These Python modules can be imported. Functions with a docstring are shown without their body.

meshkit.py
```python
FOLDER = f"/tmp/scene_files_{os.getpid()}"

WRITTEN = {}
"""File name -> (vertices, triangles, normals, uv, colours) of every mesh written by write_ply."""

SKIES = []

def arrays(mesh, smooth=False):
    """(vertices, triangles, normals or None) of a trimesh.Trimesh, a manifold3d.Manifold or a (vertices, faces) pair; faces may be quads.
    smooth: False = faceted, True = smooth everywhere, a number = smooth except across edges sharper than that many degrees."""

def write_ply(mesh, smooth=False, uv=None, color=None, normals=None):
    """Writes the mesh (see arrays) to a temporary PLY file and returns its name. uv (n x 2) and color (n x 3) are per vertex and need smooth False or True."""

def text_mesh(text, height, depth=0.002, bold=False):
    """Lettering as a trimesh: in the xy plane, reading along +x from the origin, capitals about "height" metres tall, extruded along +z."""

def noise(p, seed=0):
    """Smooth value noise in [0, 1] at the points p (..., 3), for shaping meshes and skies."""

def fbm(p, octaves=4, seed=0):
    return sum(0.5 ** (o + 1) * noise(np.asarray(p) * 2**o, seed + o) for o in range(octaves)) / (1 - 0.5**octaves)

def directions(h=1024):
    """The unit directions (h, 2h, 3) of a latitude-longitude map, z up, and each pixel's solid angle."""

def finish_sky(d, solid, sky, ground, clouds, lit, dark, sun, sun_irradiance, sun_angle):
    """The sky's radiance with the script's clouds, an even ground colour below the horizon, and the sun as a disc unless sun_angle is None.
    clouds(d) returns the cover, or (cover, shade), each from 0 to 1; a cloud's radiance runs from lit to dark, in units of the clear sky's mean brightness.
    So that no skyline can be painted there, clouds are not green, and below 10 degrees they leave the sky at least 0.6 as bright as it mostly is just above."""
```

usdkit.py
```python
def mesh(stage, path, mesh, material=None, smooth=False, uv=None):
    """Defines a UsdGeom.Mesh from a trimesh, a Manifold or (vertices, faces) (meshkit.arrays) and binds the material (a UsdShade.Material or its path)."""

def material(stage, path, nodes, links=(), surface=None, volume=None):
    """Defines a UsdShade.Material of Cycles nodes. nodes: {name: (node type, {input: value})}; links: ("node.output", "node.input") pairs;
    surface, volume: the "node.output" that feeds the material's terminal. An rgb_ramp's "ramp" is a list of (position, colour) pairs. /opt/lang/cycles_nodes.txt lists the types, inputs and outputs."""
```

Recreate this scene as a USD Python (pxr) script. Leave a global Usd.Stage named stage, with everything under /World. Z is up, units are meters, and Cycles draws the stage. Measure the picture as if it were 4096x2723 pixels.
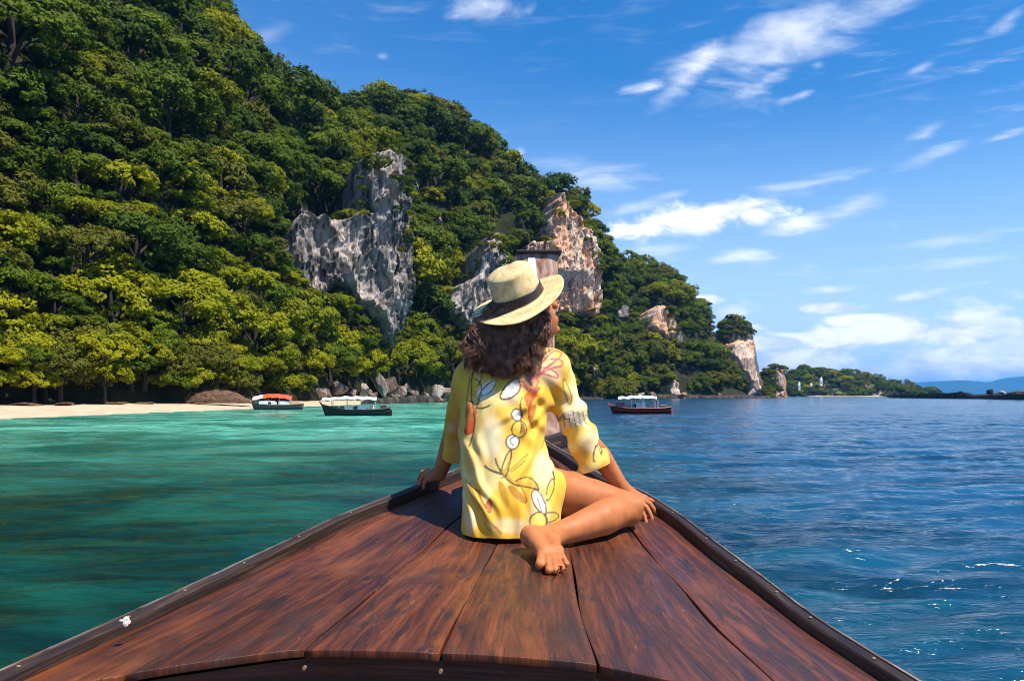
import math, random
import numpy as np, trimesh, usdkit, meshkit
from scipy.spatial import cKDTree, ConvexHull
from scipy.interpolate import CubicSpline, PchipInterpolator
from shapely.geometry import Polygon, Point
import shapely
from pxr import Usd, UsdGeom, UsdLux, UsdShade, Gf, Sdf, Vt

rng = np.random.default_rng(11)
random.seed(11)
stage = Usd.Stage.CreateInMemory()
world = UsdGeom.Xform.Define(stage, '/World')
UsdGeom.Scope.Define(stage, '/World/Looks')
L = '/World/Looks/'

# ------------------------------------------------------------------ camera
CH = 2.0                     # height of the lens above the sea
F = 788.0                    # focal length in pixels of a 1024 wide picture
HZ = 394.5                   # row of the sea horizon
cam = UsdGeom.Camera.Define(stage, '/World/camera')
cam.AddTranslateOp().Set(Gf.Vec3d(0, 0, CH))
cam.AddRotateXYZOp().Set(Gf.Vec3f(90, 0, 0))
cam.CreateHorizontalApertureAttr(36.0)
cam.CreateVerticalApertureAttr(36.0 * 680 / 1024)
cam.CreateFocalLengthAttr(36.0 * F / 1024)
cam.CreateVerticalApertureOffsetAttr((HZ - 340) * 36.0 / 1024)
cam.CreateClippingRangeAttr(Gf.Vec2f(0.1, 60000))
cam.CreateExposureAttr(EXPO if 'EXPO' in globals() else 0.82)

# ------------------------------------------------------------------ sun and sky
SUN = np.array([0.66, -0.46, 1.36]); SUN /= np.linalg.norm(SUN)
sun_el, sun_rot = math.asin(SUN[2]), math.atan2(SUN[0], SUN[1])
sun = UsdLux.DistantLight.Define(stage, '/World/sun')
sun.CreateIntensityAttr(1.25); sun.CreateAngleAttr(0.5); sun.CreateColorAttr(Gf.Vec3f(1.0, 0.93, 0.80))
sun.GetPrim().CreateAttribute('inputs:normalize', Sdf.ValueTypeNames.Bool).Set(True)
# a rotation taking -z onto the direction the light travels
q = Gf.Rotation(Gf.Vec3d(0, 0, 1), Gf.Vec3d(*map(float, SUN)))
sun.AddTransformOp().Set(Gf.Matrix4d().SetRotate(q))

def sky_material():
    N, K = {}, []
    N['tc'] = ('texture_coordinate', {})
    N['sky'] = ('sky_texture', {'sky_type': 'single_scattering', 'sun_disc': False, 'sun_elevation': sun_el, 'sun_rotation': sun_rot,
                                'altitude': 0.0, 'air_density': 1.0, 'aerosol_density': 0.6, 'ozone_density': 2.2})
    N['hs'] = ('hsv', {'saturation': 1.42, 'value': 1.0}); N['tint'] = ('mix_color', {'blend_type': 'multiply', 'fac': 1.0, 'b': (.86, 1.02, 1.14), 'use_clamp': False}); K.append(('hs.color', 'tint.a'))
    K.append(('sky.color', 'hs.color'))
    N['sep'] = ('separate_xyz', {}); K.append(('tc.generated', 'sep.vector'))
    def math_(name, op, a, b=None, clamp=False):
        ins = {'math_type': op, 'use_clamp': clamp}
        for key, val in (('value1', a), ('value2', b)):
            if val is None: continue
            if isinstance(val, str): K.append((val, f'{name}.{key}'))
            else: ins[key] = val
        N[name] = ('math', ins); return f'{name}.value'
    az = math_('az', 'arctan2', 'sep.x', 'sep.y')
    el = math_('el', 'arcsine', math_('zc', 'maximum', 'sep.z', 0.0))
    N['ae'] = ('combine_xyz', {}); K.append((az, 'ae.x')); K.append((el, 'ae.y'))
    # domain-warped noises in azimuth and elevation, drawn out along the horizon
    def fbm(name, scale, detail=6, rough=0.6, dist=0.0, rot=0.0, loc=(0, 0, 0)):
        N[name + 'm'] = ('mapping', {'mapping_type': 'point', 'scale': scale, 'rotation': (0, 0, rot), 'location': loc})
        K.append(('ae.vector', name + 'm.vector'))
        N[name] = ('noise_texture', {'dimensions': '3D', 'scale': 1.0, 'detail': float(detail), 'roughness': rough, 'distortion': dist})
        K.append((name + 'm.vector', name + '.vector')); return name + '.fac'
    n1 = fbm('n1', (16, 34, 1), 7, .62, .5)               # billows
    n2 = fbm('n2', (10, 60, 1), 6, .62, .3, 0.0, (3, 1, 0))   # flat streaks
    n3 = fbm('n3', (8, 26, 1), 7, .60, .5, math.radians(24), (5, 2, 0)) # rising wisps
    n4 = fbm('n4', (2.4, 9, 1), 4, .55, .3, .25, (9, 4, 0))     # where there is any cloud at all
    # clouds: (px, py, half width, half height, tilt deg, strength, noise, softness); px, py in the angles of the sky
    CL = CLOUDS
    total = None
    for i, (px, py, hw, hh, tilt, st, nz) in enumerate(CL):
        a0, e0 = math.atan2(px - 512, F), math.atan2(HZ - py, math.hypot(F, px - 512))
        k = math.cos(math.atan2(px - 512, F)) ** 2
        N[f'c{i}m'] = ('mapping', {'mapping_type': 'texture', 'location': (a0, e0, 0), 'rotation': (0, 0, math.radians(tilt)), 'scale': (hw / F * k, hh / F * .95, 1)})
        K.append(('ae.vector', f'c{i}m.vector'))
        N[f'c{i}l'] = ('vector_math', {'math_type': 'length'}); K.append((f'c{i}m.vector', f'c{i}l.vector1'))
        m = math_(f'c{i}a', 'subtract', 1.22 if nz == 1 and py > 300 else 1.0, f'c{i}l.value')                 # 1 at the middle, 0 on the edge
        m = math_(f'c{i}b', 'maximum', m, -0.6)
        s = math_(f'c{i}n', 'subtract', {1: n1, 2: n2, 3: n3}[nz], 0.5)
        s = math_(f'c{i}s', 'multiply', s, {1: 2.3, 2: 2.6, 3: 3.2}[nz])
        m = math_(f'c{i}c', 'add', m, s)
        N[f'c{i}r'] = ('map_range', {'range_type': 'smoothstep', 'from_min': 0.0, 'from_max': {1: .75, 2: 1.2, 3: 1.45}[nz], 'to_min': 0.0, 'to_max': st, 'clamp': True})
        K.append((m, f'c{i}r.value'))
        total = f'c{i}r.result' if total is None else math_(f'c{i}t', 'maximum', total, f'c{i}r.result')
    # faint streaks all over, and a bank of cloud low over the sea all round
    N['st'] = ('map_range', {'range_type': 'smoothstep', 'from_min': .50, 'from_max': .80, 'to_min': 0., 'to_max': .34, 'clamp': True}); K.append((n2, 'st.value'))
    N['sw'] = ('map_range', {'range_type': 'smoothstep', 'from_min': .47, 'from_max': .70, 'to_min': 0.15, 'to_max': 1.0, 'clamp': True}); K.append((n4, 'sw.value'))
    total = math_('t1', 'maximum', total, math_('stw', 'multiply', 'st.result', 'sw.result'))
    N['low'] = ('map_range', {'range_type': 'smoothstep', 'from_min': .02, 'from_max': .16, 'to_min': .62, 'to_max': -.1, 'clamp': True}); K.append((el, 'low.value'))
    lb = math_('lb', 'add', math_('lb0', 'multiply', math_('lb1', 'subtract', n1, .56), 3.4), 'low.result')
    N['lbr'] = ('map_range', {'range_type': 'smoothstep', 'from_min': .0, 'from_max': 1.1, 'to_min': 0., 'to_max': .85, 'clamp': True}); K.append((lb, 'lbr.value'))
    N['lbe'] = ('map_range', {'range_type': 'smoothstep', 'from_min': .10, 'from_max': .24, 'to_min': 1., 'to_max': 0.0, 'clamp': True}); K.append((el, 'lbe.value'))
    total = math_('t2', 'maximum', total, math_('lbx', 'multiply', 'lbr.result', 'lbe.result'))
    # cloud colour: bluish white undersides, white tops
    N['cr'] = ('rgb_ramp', {'ramp': [(0.34, CLOUD_DARK), (0.60, CLOUD_LIT)]}); K.append((n1, 'cr.fac'))
    # pale air low over the horizon
    N['hz'] = ('map_range', {'range_type': 'smootherstep', 'from_min': -0.10, 'from_max': .46, 'to_min': HAZE_SKY, 'to_max': 0.0, 'clamp': True}); K.append((el, 'hz.value'))
    N['mh'] = ('mix_color', {'blend_type': 'mix', 'b': HAZE_COL, 'use_clamp': False}); N['sa'] = ('math', {'math_type': 'sine'}); K.append((az, 'sa.value1')); hf = math_('hf', 'add', 'hz.result', math_('hs2', 'multiply', 'sa.value', -.16), True); K += [(hf, 'mh.fac'), ('tint.result', 'mh.a')]
    N['mc'] = ('mix_color', {'blend_type': 'mix', 'use_clamp': False}); K += [(total, 'mc.fac'), ('mh.result', 'mc.a'), ('cr.color', 'mc.b')]
    N['bg'] = ('background_shader', {'strength': SKY_STRENGTH}); K.append(('mc.result', 'bg.color'))
    return usdkit.material(stage, L + 'sky', N, K, surface='bg.background')

HAZE = 5.5e-5
SKY_STRENGTH = 0.090
HAZE_SKY, HAZE_COL = 1.0, (4.0, 5.5, 7.9)
CLOUD_LIT, CLOUD_DARK = (8.4, 8.5, 8.8), (4.6, 5.2, 6.8)
CLOUDS = [   # picture angles they sit at, size, tilt, strength, kind of noise
    (790, 30, 150, 46, 18, .62, 3), (690, 72, 78, 20, 38, .80, 3), (650, 88, 34, 9, 8, .8, 3), (775, 52, 86, 34, 28, .66, 3), (860, 8, 110, 26, 12, .52, 3),
    (765, 80, 50, 13, 20, .68, 3), (800, 95, 26, 5, 10, .6, 3), (818, 65, 12, 6, 0, .45, 3), (920, 68, 26, 7, 20, .5, 3), (925, 135, 24, 9, 18, .5, 3), (1010, 18, 26, 8, 30, .45, 3),
    (480, 5, 52, 14, 0, .7, 3), (270, 33, 34, 11, 20, .42, 3), (382, 56, 10, 6, 0, .5, 3), (519, 153, 9, 6, 30, .6, 3), (600, 178, 70, 18, 4, .42, 2), (640, 205, 60, 8, 14, .4, 2),
    (690, 221, 104, 19, 4, 1.0, 1), (735, 213, 70, 18, 0, 1.0, 1), (640, 230, 56, 12, 0, 1.0, 1), (800, 222, 50, 12, 4, .85, 2), (850, 208, 50, 13, 18, .5, 2),
    (655, 251, 50, 12, 0, .62, 2), (745, 256, 46, 11, 0, .65, 2), (800, 185, 66, 11, 6, .42, 2),
    (705, 301, 20, 6, 0, .9, 1), (728, 312, 18, 8, 0, .6, 1), (832, 289, 40, 6, 2, .8, 2), (915, 296, 34, 6, 6, .85, 2),
    (830, 307, 50, 6, -4, .95, 1), (872, 319, 54, 8, 3, .98, 1), (870, 334, 110, 14, 2, 1.0, 1), (960, 334, 50, 10, 4, .95, 1), (820, 338, 70, 8, 0, .9, 1), (765, 343, 40, 9, 0, .9, 1),
    (805, 360, 62, 13, 0, .95, 1), (925, 362, 46, 15, 0, 1.0, 1), (985, 368, 60, 12, 0, 1.0, 1), (990, 326, 70, 12, -10, .75, 1), (860, 376, 150, 13, 0, .75, 1), (1000, 348, 60, 14, 0, .6, 1), (770, 366, 20, 9, 0, .9, 1),
    (950, 240, 90, 8, 5, .36, 2), (960, 262, 70, 7, 3, .4, 2), (935, 155, 50, 9, 14, .42, 2), (1000, 138, 34, 6, 12, .4, 2), (570, 165, 60, 14, -6, .22, 2)]
dome = UsdLux.DomeLight.Define(stage, '/World/sky')
UsdShade.MaterialBindingAPI.Apply(dome.GetPrim()).Bind(sky_material())
dome.GetPrim().SetCustomDataByKey('kind', 'structure')

# ------------------------------------------------------------------ helpers
used = {}
def numbered(parent, name):
    k = (parent, name); n = used.get(k, 0); used[k] = n + 1
    return f'{parent}/{name}' if n == 0 else f'{parent}/{name}_{n:03d}'
def setdata(prim, **kw):
    for k, v in kw.items():
        if v: prim.SetCustomDataByKey(k, v)
BASE = {}
def thing(name, label, cat, loc=(0, 0, 0), group=None, kind=None):
    x = UsdGeom.Xform.Define(stage, numbered('/World', name))
    x.AddTranslateOp().Set(Gf.Vec3d(*map(float, loc)))
    setdata(x.GetPrim(), label=label, category=cat, group=group, kind=kind)
    BASE[str(x.GetPath())] = np.array(loc, float)
    return str(x.GetPath())
def part(name, mesh, mat, parent='/World', smooth=False, uv=None, col=None, **data):
    """a Mesh in world coordinates, moved into its thing's frame"""
    path = numbered(parent, name)
    if isinstance(mesh, tuple): v, f = np.asarray(mesh[0], float), np.asarray(mesh[1])
    else:
        v, f, _ = meshkit.arrays(mesh, False)
    base = BASE.get(parent, np.zeros(3)); BASE[path] = base
    m = usdkit.mesh(stage, path, (v - base, f), mat, smooth=smooth, uv=uv)
    if col is not None:
        UsdGeom.PrimvarsAPI(m).CreatePrimvar('tint', Sdf.ValueTypeNames.Color3fArray, 'vertex').Set(Vt.Vec3fArray.FromNumpy(np.asarray(col, np.float32)))
    setdata(m.GetPrim(), **data)
    return path
def P(px, py, Y):
    """the point at depth Y that stands at (px, py) of the 1024 wide picture"""
    return np.array([(px - 512) / F * Y, Y, CH + (HZ - py) / F * Y])
def proj(v):
    v = np.asarray(v); return np.stack([512 + F * v[..., 0] / v[..., 1], HZ - F * (v[..., 2] - CH) / v[..., 1]], -1)
def grid_faces(nr, nc, wrap=False):
    r, c = np.meshgrid(np.arange(nr - 1), np.arange(nc - (0 if wrap else 1)), indexing='ij')
    a = r * nc + c; b = r * nc + (c + 1) % nc; d = (r + 1) * nc + c; e = (r + 1) * nc + (c + 1) % nc
    return np.concatenate([np.stack([a, b, e], -1).reshape(-1, 3), np.stack([a, e, d], -1).reshape(-1, 3)])
def vnormals(v, f):
    n = np.zeros_like(v); fn = np.cross(v[f[:, 1]] - v[f[:, 0]], v[f[:, 2]] - v[f[:, 0]])
    for k in range(3): np.add.at(n, f[:, k], fn)
    return n / np.maximum(np.linalg.norm(n, axis=1, keepdims=True), 1e-12)
def smoothstep(a, b, x):
    t = np.clip((x - a) / (b - a), 0, 1); return t * t * (3 - 2 * t)
def rbox(cx, cy, cz, sx, sy, sz, r=.01, rot=0):
    """a box with chamfered edges"""
    from itertools import product
    h = np.array([sx, sy, sz]) / 2; r = min(r, h.min() * .6); pts = []
    for s in product((-1, 1), repeat=3):
        s = np.array(s)
        for k in range(3):
            q = h - r; q = q.copy(); q[k] = h[k]; pts.append(q * s)
    m = trimesh.Trimesh(*hull(np.array(pts)), process=False)
    if rot: m.apply_transform(trimesh.transformations.rotation_matrix(rot, [0, 0, 1]))
    m.apply_translation([cx, cy, cz]); return m
def hull(pts):
    h = ConvexHull(pts); f = h.simplices.copy(); c = pts.mean(0)
    n = np.cross(pts[f[:, 1]] - pts[f[:, 0]], pts[f[:, 2]] - pts[f[:, 0]])
    flip = ((pts[f[:, 0]] - c) * n).sum(1) < 0; f[flip] = f[flip][:, ::-1]
    return pts, f
def tube(path, rad, n=8, cap=True):
    path = np.asarray(path, float); rad = np.broadcast_to(rad, (len(path),)).astype(float)
    t = np.gradient(path, axis=0); t /= np.maximum(np.linalg.norm(t, axis=1, keepdims=True), 1e-9)
    up = np.array([0, 0, 1.]) if abs(t[:, 2]).mean() < .8 else np.array([1., 0, 0])
    a = np.cross(t, up); a /= np.maximum(np.linalg.norm(a, axis=1, keepdims=True), 1e-9); b = np.cross(t, a)
    th = np.linspace(0, 2 * np.pi, n, endpoint=False)
    v = (path[:, None] + rad[:, None, None] * (np.cos(th)[None, :, None] * a[:, None] + np.sin(th)[None, :, None] * b[:, None])).reshape(-1, 3)
    f = grid_faces(len(path), n, True)[:, ::-1]
    if cap:
        k = len(v); v = np.vstack([v, path[0], path[-1]]); i = np.arange(n); j = (i + 1) % n
        f = np.vstack([f, np.stack([np.full(n, k), j, i], 1)[:, ::-1], np.stack([np.full(n, k + 1), (len(path) - 1) * n + i, (len(path) - 1) * n + j], 1)[:, ::-1]])
    return trimesh.Trimesh(v, f, process=False)
def cat(*ms): return trimesh.util.concatenate([m if isinstance(m, trimesh.Trimesh) else trimesh.Trimesh(*m, process=False) for m in ms])
def mat(name, color, rough=.6, spec=.5, **kw):
    return usdkit.material(stage, L + name, {'p': ('principled_bsdf', {'base_color': color, 'roughness': rough, 'specular_ior_level': spec, **kw})}, surface='p.BSDF')
def noisy(name, ramp, scale, rough=.6, spec=.4, bump=0., stretch=(1, 1, 1), coord='geometry.position', detail=6, dist=.0, bscale=None, nrough=.6, **kw):
    """colour from a stretched noise through a ramp, with a fine bump from a second one"""
    node, sock = coord.split('.')
    N = {'tc': (node, {}), 'm': ('mapping', {'scale': stretch}), 'n': ('noise_texture', {'scale': scale, 'detail': float(detail), 'roughness': nrough, 'distortion': dist}),
         'r': ('rgb_ramp', {'ramp': ramp}), 'p': ('principled_bsdf', {'roughness': rough, 'specular_ior_level': spec, **kw})}
    K = [(f'tc.{sock}', 'm.vector'), ('m.vector', 'n.vector'), ('n.fac', 'r.fac'), ('r.color', 'p.base_color')]
    if bump:
        N['n2'] = ('noise_texture', {'scale': bscale or scale * 3, 'detail': 5., 'roughness': .65}); N['b'] = ('bump', {'strength': .9, 'distance': bump})
        K += [('m.vector', 'n2.vector'), ('n2.fac', 'b.height'), ('b.normal', 'p.normal')]
    return usdkit.material(stage, L + name, N, K, surface='p.BSDF')

# ------------------------------------------------------------------ sea
def sea_material():
    N, K = {}, []
    N['g'] = ('geometry', {}); N['s'] = ('separate_xyz', {}); K.append(('g.position', 's.vector'))
    def nz(name, scale, sc, detail=5, rough=.6, dist=0., rot=0.):
        N[name + 'm'] = ('mapping', {'scale': sc, 'rotation': (0, 0, rot)}); K.append(('g.position', name + 'm.vector'))
        N[name] = ('noise_texture', {'scale': scale, 'detail': float(detail), 'roughness': rough, 'distortion': dist}); K.append((name + 'm.vector', name + '.vector'))
    def mr(name, src, a, b, c=0., d=1.):
        N[name] = ('map_range', {'range_type': 'smoothstep', 'from_min': a, 'from_max': b, 'to_min': c, 'to_max': d, 'clamp': True}); K.append((src, name + '.value'))
    def mx(name, fac, a, b):
        N[name] = ('mix_color', {'blend_type': 'mix'})
        for sock, val in (('fac', fac), ('a', a), ('b', b)):
            if isinstance(val, str): K.append((val, f'{name}.{sock}'))
            else: N[name][1][sock] = val
        return f'{name}.result'
    nz('n1', .045, (1, 1, 1), 6, .62, .6); nz('n2', .30, (.6, 1.6, 1), 5, .6, .4, .15); nz('n3', .09, (1., 1.5, 1), 6, .65, .8); nz('n5', .9, (.35, 1.9, 1), 5, .65, .3, .15); mr('streak', 'n5.fac', .42, .66)
    # green lagoon over sand and weed to the left, deep blue to the right
    N['xw'] = ('math', {'math_type': 'multiply_add', 'value2': 9.0}); K += [('n1.fac', 'xw.value1'), ('s.x', 'xw.value3')]
    mr('deep', 'xw.value', -1.0, 13.0)
    mr('shal', 's.y', 9., 56.)
    mr('weed', 'n3.fac', .40, .60); mr('weed2', 'n2.fac', .36, .62)
    a = mx('c1', 'weed.result', (.0010, .013, .0085), (.0046, .064, .043))
    a = mx('c2', 'weed2.result', (.0010, .012, .012), a)
    a = mx('c2b', 'streak.result', a, (.008, .092, .064)); N['c2f'] = ('mix_color', {'blend_type': 'mix', 'fac': .26}); K += [('c2.result', 'c2f.a'), ('c2b.result', 'c2f.b')]; a = 'c2f.result'
    b = mx('c3', 'weed.result', (.016, .150, .112), (.105, .40, .305))
    lag = mx('c4', 'shal.result', a, b)
    sea = mx('c5', 'weed2.result', (.0015, .024, .058), (.004, .056, .128))
    col = mx('c6', 'deep.result', lag, sea)
    # ripples finer than the mesh of waves
    nz('b1', 5.2, (.5, 1.5, 1), 5, .6, .1, .12); nz('b2', 1.2, (.5, 1.5, 1), 5, .6, .1, .2); nz('b3', .26, (.45, 1.4, 1), 5, .6, .1, .1)
    N['b1h'] = ('math', {'math_type': 'multiply', 'value2': .40}); N['add'] = ('math', {'math_type': 'multiply_add', 'value2': 2.6}); K += [('b1.fac', 'b1h.value1'), ('b2.fac', 'add.value1'), ('b1h.value', 'add.value3')]
    N['add2'] = ('math', {'math_type': 'multiply_add', 'value2': 6.0}); K += [('b3.fac', 'add2.value1'), ('add.value', 'add2.value3')]
    N['bump'] = ('bump', {'strength': 1.0, 'distance': .070}); K.append(('add2.value', 'bump.height'))
    N['p'] = ('principled_bsdf', {'roughness': .12, 'ior': 1.33, 'specular_ior_level': .42}); K += [(col, 'p.base_color'), ('bump.normal', 'p.normal')]
    return usdkit.material(stage, L + 'sea_water', N, K, surface='p.BSDF')

def build_sea():
    half = math.radians(38)
    az = np.concatenate([np.linspace(-half, half, 900), np.linspace(half, 2 * np.pi - half, 42)[1:-1]])
    rad = np.concatenate([[0.02, .8], np.geomspace(1.6, 420, 820), np.geomspace(440, 30000, 40)])
    A, R = np.meshgrid(az, rad); x, y = R * np.sin(A), R * np.cos(A)
    sp = np.maximum(np.gradient(rad)[:, None] * np.ones_like(A), R * (2 * half / 900)); sp[:, 900:] = R[:, 900:] * .12
    z = np.zeros_like(x); r = np.random.default_rng(5)
    wind = math.radians(-74)
    for i in range(64):
        lam = .28 * (26 ** (i / 63)); d = wind + r.normal(0, .42); k = 2 * np.pi / lam
        amp = .0168 * lam ** .78 * (.80 if lam < 1.3 else .9 * (1.3 / lam) ** .75) * r.uniform(.6, 1.2)
        ph = k * (x * math.cos(d) + y * math.sin(d)) + r.uniform(0, 6.28)
        w = smoothstep(1.9, 3.4, lam / sp)
        z += amp * .5 * w * (np.sin(ph) + .25 * np.sin(2 * ph + 1.2))
    gust = .45 + .95 * meshkit.fbm(np.stack([x * .06 + 3, y * .09, 0 * x], -1), 3, seed=2)
    z *= gust
    z *= smoothstep(-44, -14, x) * .45 + .55          # sheltered water along the beach
    v = np.stack([x, y, z], -1).reshape(-1, 3)
    f = grid_faces(len(rad), len(az), True)[:, ::-1]
    n = np.cross(v[f[:, 1]] - v[f[:, 0]], v[f[:, 2]] - v[f[:, 0]])[:, 2]
    if n.mean() < 0: f = f[:, ::-1]
    part('sea', (v, f), sea_material(), smooth=True, kind='structure')
build_sea()

# ------------------------------------------------------------------ hills: lofts from the shore up to the ridge
def noise_disp(v, n, amp, scale, seed, squash=1.0):
    q = v * np.array([1, 1, squash]) / scale
    return v + n * (amp * (meshkit.fbm(q, 4, seed) - .5) * 2)[:, None]
def loft(shore, ridge, z0, ns, nt, tree, prof=1.45, seed=1, amp=5., back=60.):
    shore, ridge = np.array(shore, float), np.array([[*P(px, py, Y)[:2], P(px, py, Y)[2] - tree] for px, py, Y in ridge])
    u = np.linspace(0, len(shore) - 1, ns); k = np.arange(len(shore))
    S, R = PchipInterpolator(k, shore)(u), PchipInterpolator(k, ridge)(u)
    z0 = PchipInterpolator(k, np.broadcast_to(z0, k.shape))(u)
    t = np.linspace(0, 1, nt)
    xy = S[:, None, :] * (1 - t[None, :, None]) + R[:, None, :2] * t[None, :, None]
    z = z0[:, None] + (np.maximum(R[:, 2], z0)[:, None] - z0[:, None]) * (1 - (1 - t[None]) ** prof)
    rows = np.concatenate([xy, z[..., None]], -1)
    d = R[:, :2] - S; d /= np.linalg.norm(d, axis=1, keepdims=True)
    foot = np.concatenate([S - d * 1.0, np.full((ns, 1), -3.)], 1)[:, None]         # runs on below the water
    behind = [np.concatenate([R[:, :2] + d * back * q, (R[:, 2] * (1 - q ** 2 * .8))[:, None]], 1)[:, None] for q in (.3, .7, 1.2)]
    rows = np.concatenate([foot, rows] + behind, 1)
    v = rows.reshape(-1, 3); f = grid_faces(ns, nt + 4)
    n = vnormals(v, f)
    if n[:, 2].mean() < 0: f = f[:, ::-1]; n = -n
    fade = smoothstep(0, 25, v[:, 2])[:, None]
    v = v + (noise_disp(v, n, amp, 34., seed) - v + noise_disp(v, n, amp * .45, 11., seed + 9) - v) * fade
    return v, f
A_SHORE = [(-90, 45), (-66, 94), (-54, 118), (-47, 140), (-42.5, 165), (-36, 192), (-27, 222), (-19, 248), (-9, 276), (0, 300), (14, 332), (28, 358), (41, 382), (51, 402), (57, 420), (60, 448)]
A_RIDGE = [(-150, -260, 150), (60, -120, 190), (200, 0, 240), (265, 65, 285), (304, 82, 315), (360, 93, 345), (404, 87, 370), (438, 102, 390), (473, 126, 405),
           (499, 161, 420), (530, 174, 435), (564, 187, 445), (580, 204, 450), (590, 236, 455), (597, 300, 452), (602, 394, 450)]
B_SHORE = [(30, 440), (52, 446), (66, 452), (82, 462), (100, 475), (120, 490), (134, 500), (144, 507), (152, 512), (161, 517), (168, 524), (174, 532)]
B_RIDGE = [(545, 236, 640), (592, 250, 620), (621, 258, 610), (645, 262, 600), (667, 270, 592), (679, 292, 586), (687, 326, 580), (701, 352, 576), (727, 372, 572), (748, 384, 566), (760, 389, 560), (770, 394, 555)]
m_soil = noisy('hillside_soil', [(.3, (.010, .012, .005)), (.7, (.030, .030, .013))], .3, .95, .1)
hillA = loft(A_SHORE, A_RIDGE, [1.2] * 6 + [.6] * 10, 220, 90, 11., seed=3, amp=9.)
hillB = loft(B_SHORE, B_RIDGE, .6, 160, 70, 8., seed=8)

def knob(px, Y, prof, depth, seed, amp=2.2, nz=40, na=64, lean=0.):
    """a sea stack: (row of the picture, left column, right column) from the top down, round in plan"""
    prof = np.array(prof, float); zz = np.array([P(px, r, Y)[2] for r in prof[:, 0]]); cx = (prof[:, 1:].mean(1) - 512) / F * Y; hw = (prof[:, 2] - prof[:, 1]) / 2 / F * Y
    o = np.argsort(zz); z = np.linspace(-3, zz.max(), nz); ci, hi = np.interp(z, zz[o], cx[o]), np.interp(z, zz[o], hw[o])
    a = np.linspace(0, 2 * np.pi, na, endpoint=False)
    v = np.stack([ci[:, None] + hi[:, None] * np.cos(a), Y + depth * hi[:, None] * np.sin(a), z[:, None] + 0 * a], -1).reshape(-1, 3)
    f = grid_faces(nz, na, True); k = len(v); v = np.vstack([v, [ci[-1], Y, z[-1] + .4]]); i = (nz - 1) * na + np.arange(na)
    f = np.vstack([f, np.stack([i, np.roll(i, -1), np.full(na, k)], 1)])
    n = vnormals(v, f); c = (v - [ci.mean(), Y, 0]) * [1, 1, 0]
    if (n * c).sum() < 0: f = f[:, ::-1]; n = -n
    v = noise_disp(v, n, amp, 9., seed, .45); v = noise_disp(v, n, amp * .5, 3., seed + 4, .5)
    return v, f
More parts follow.
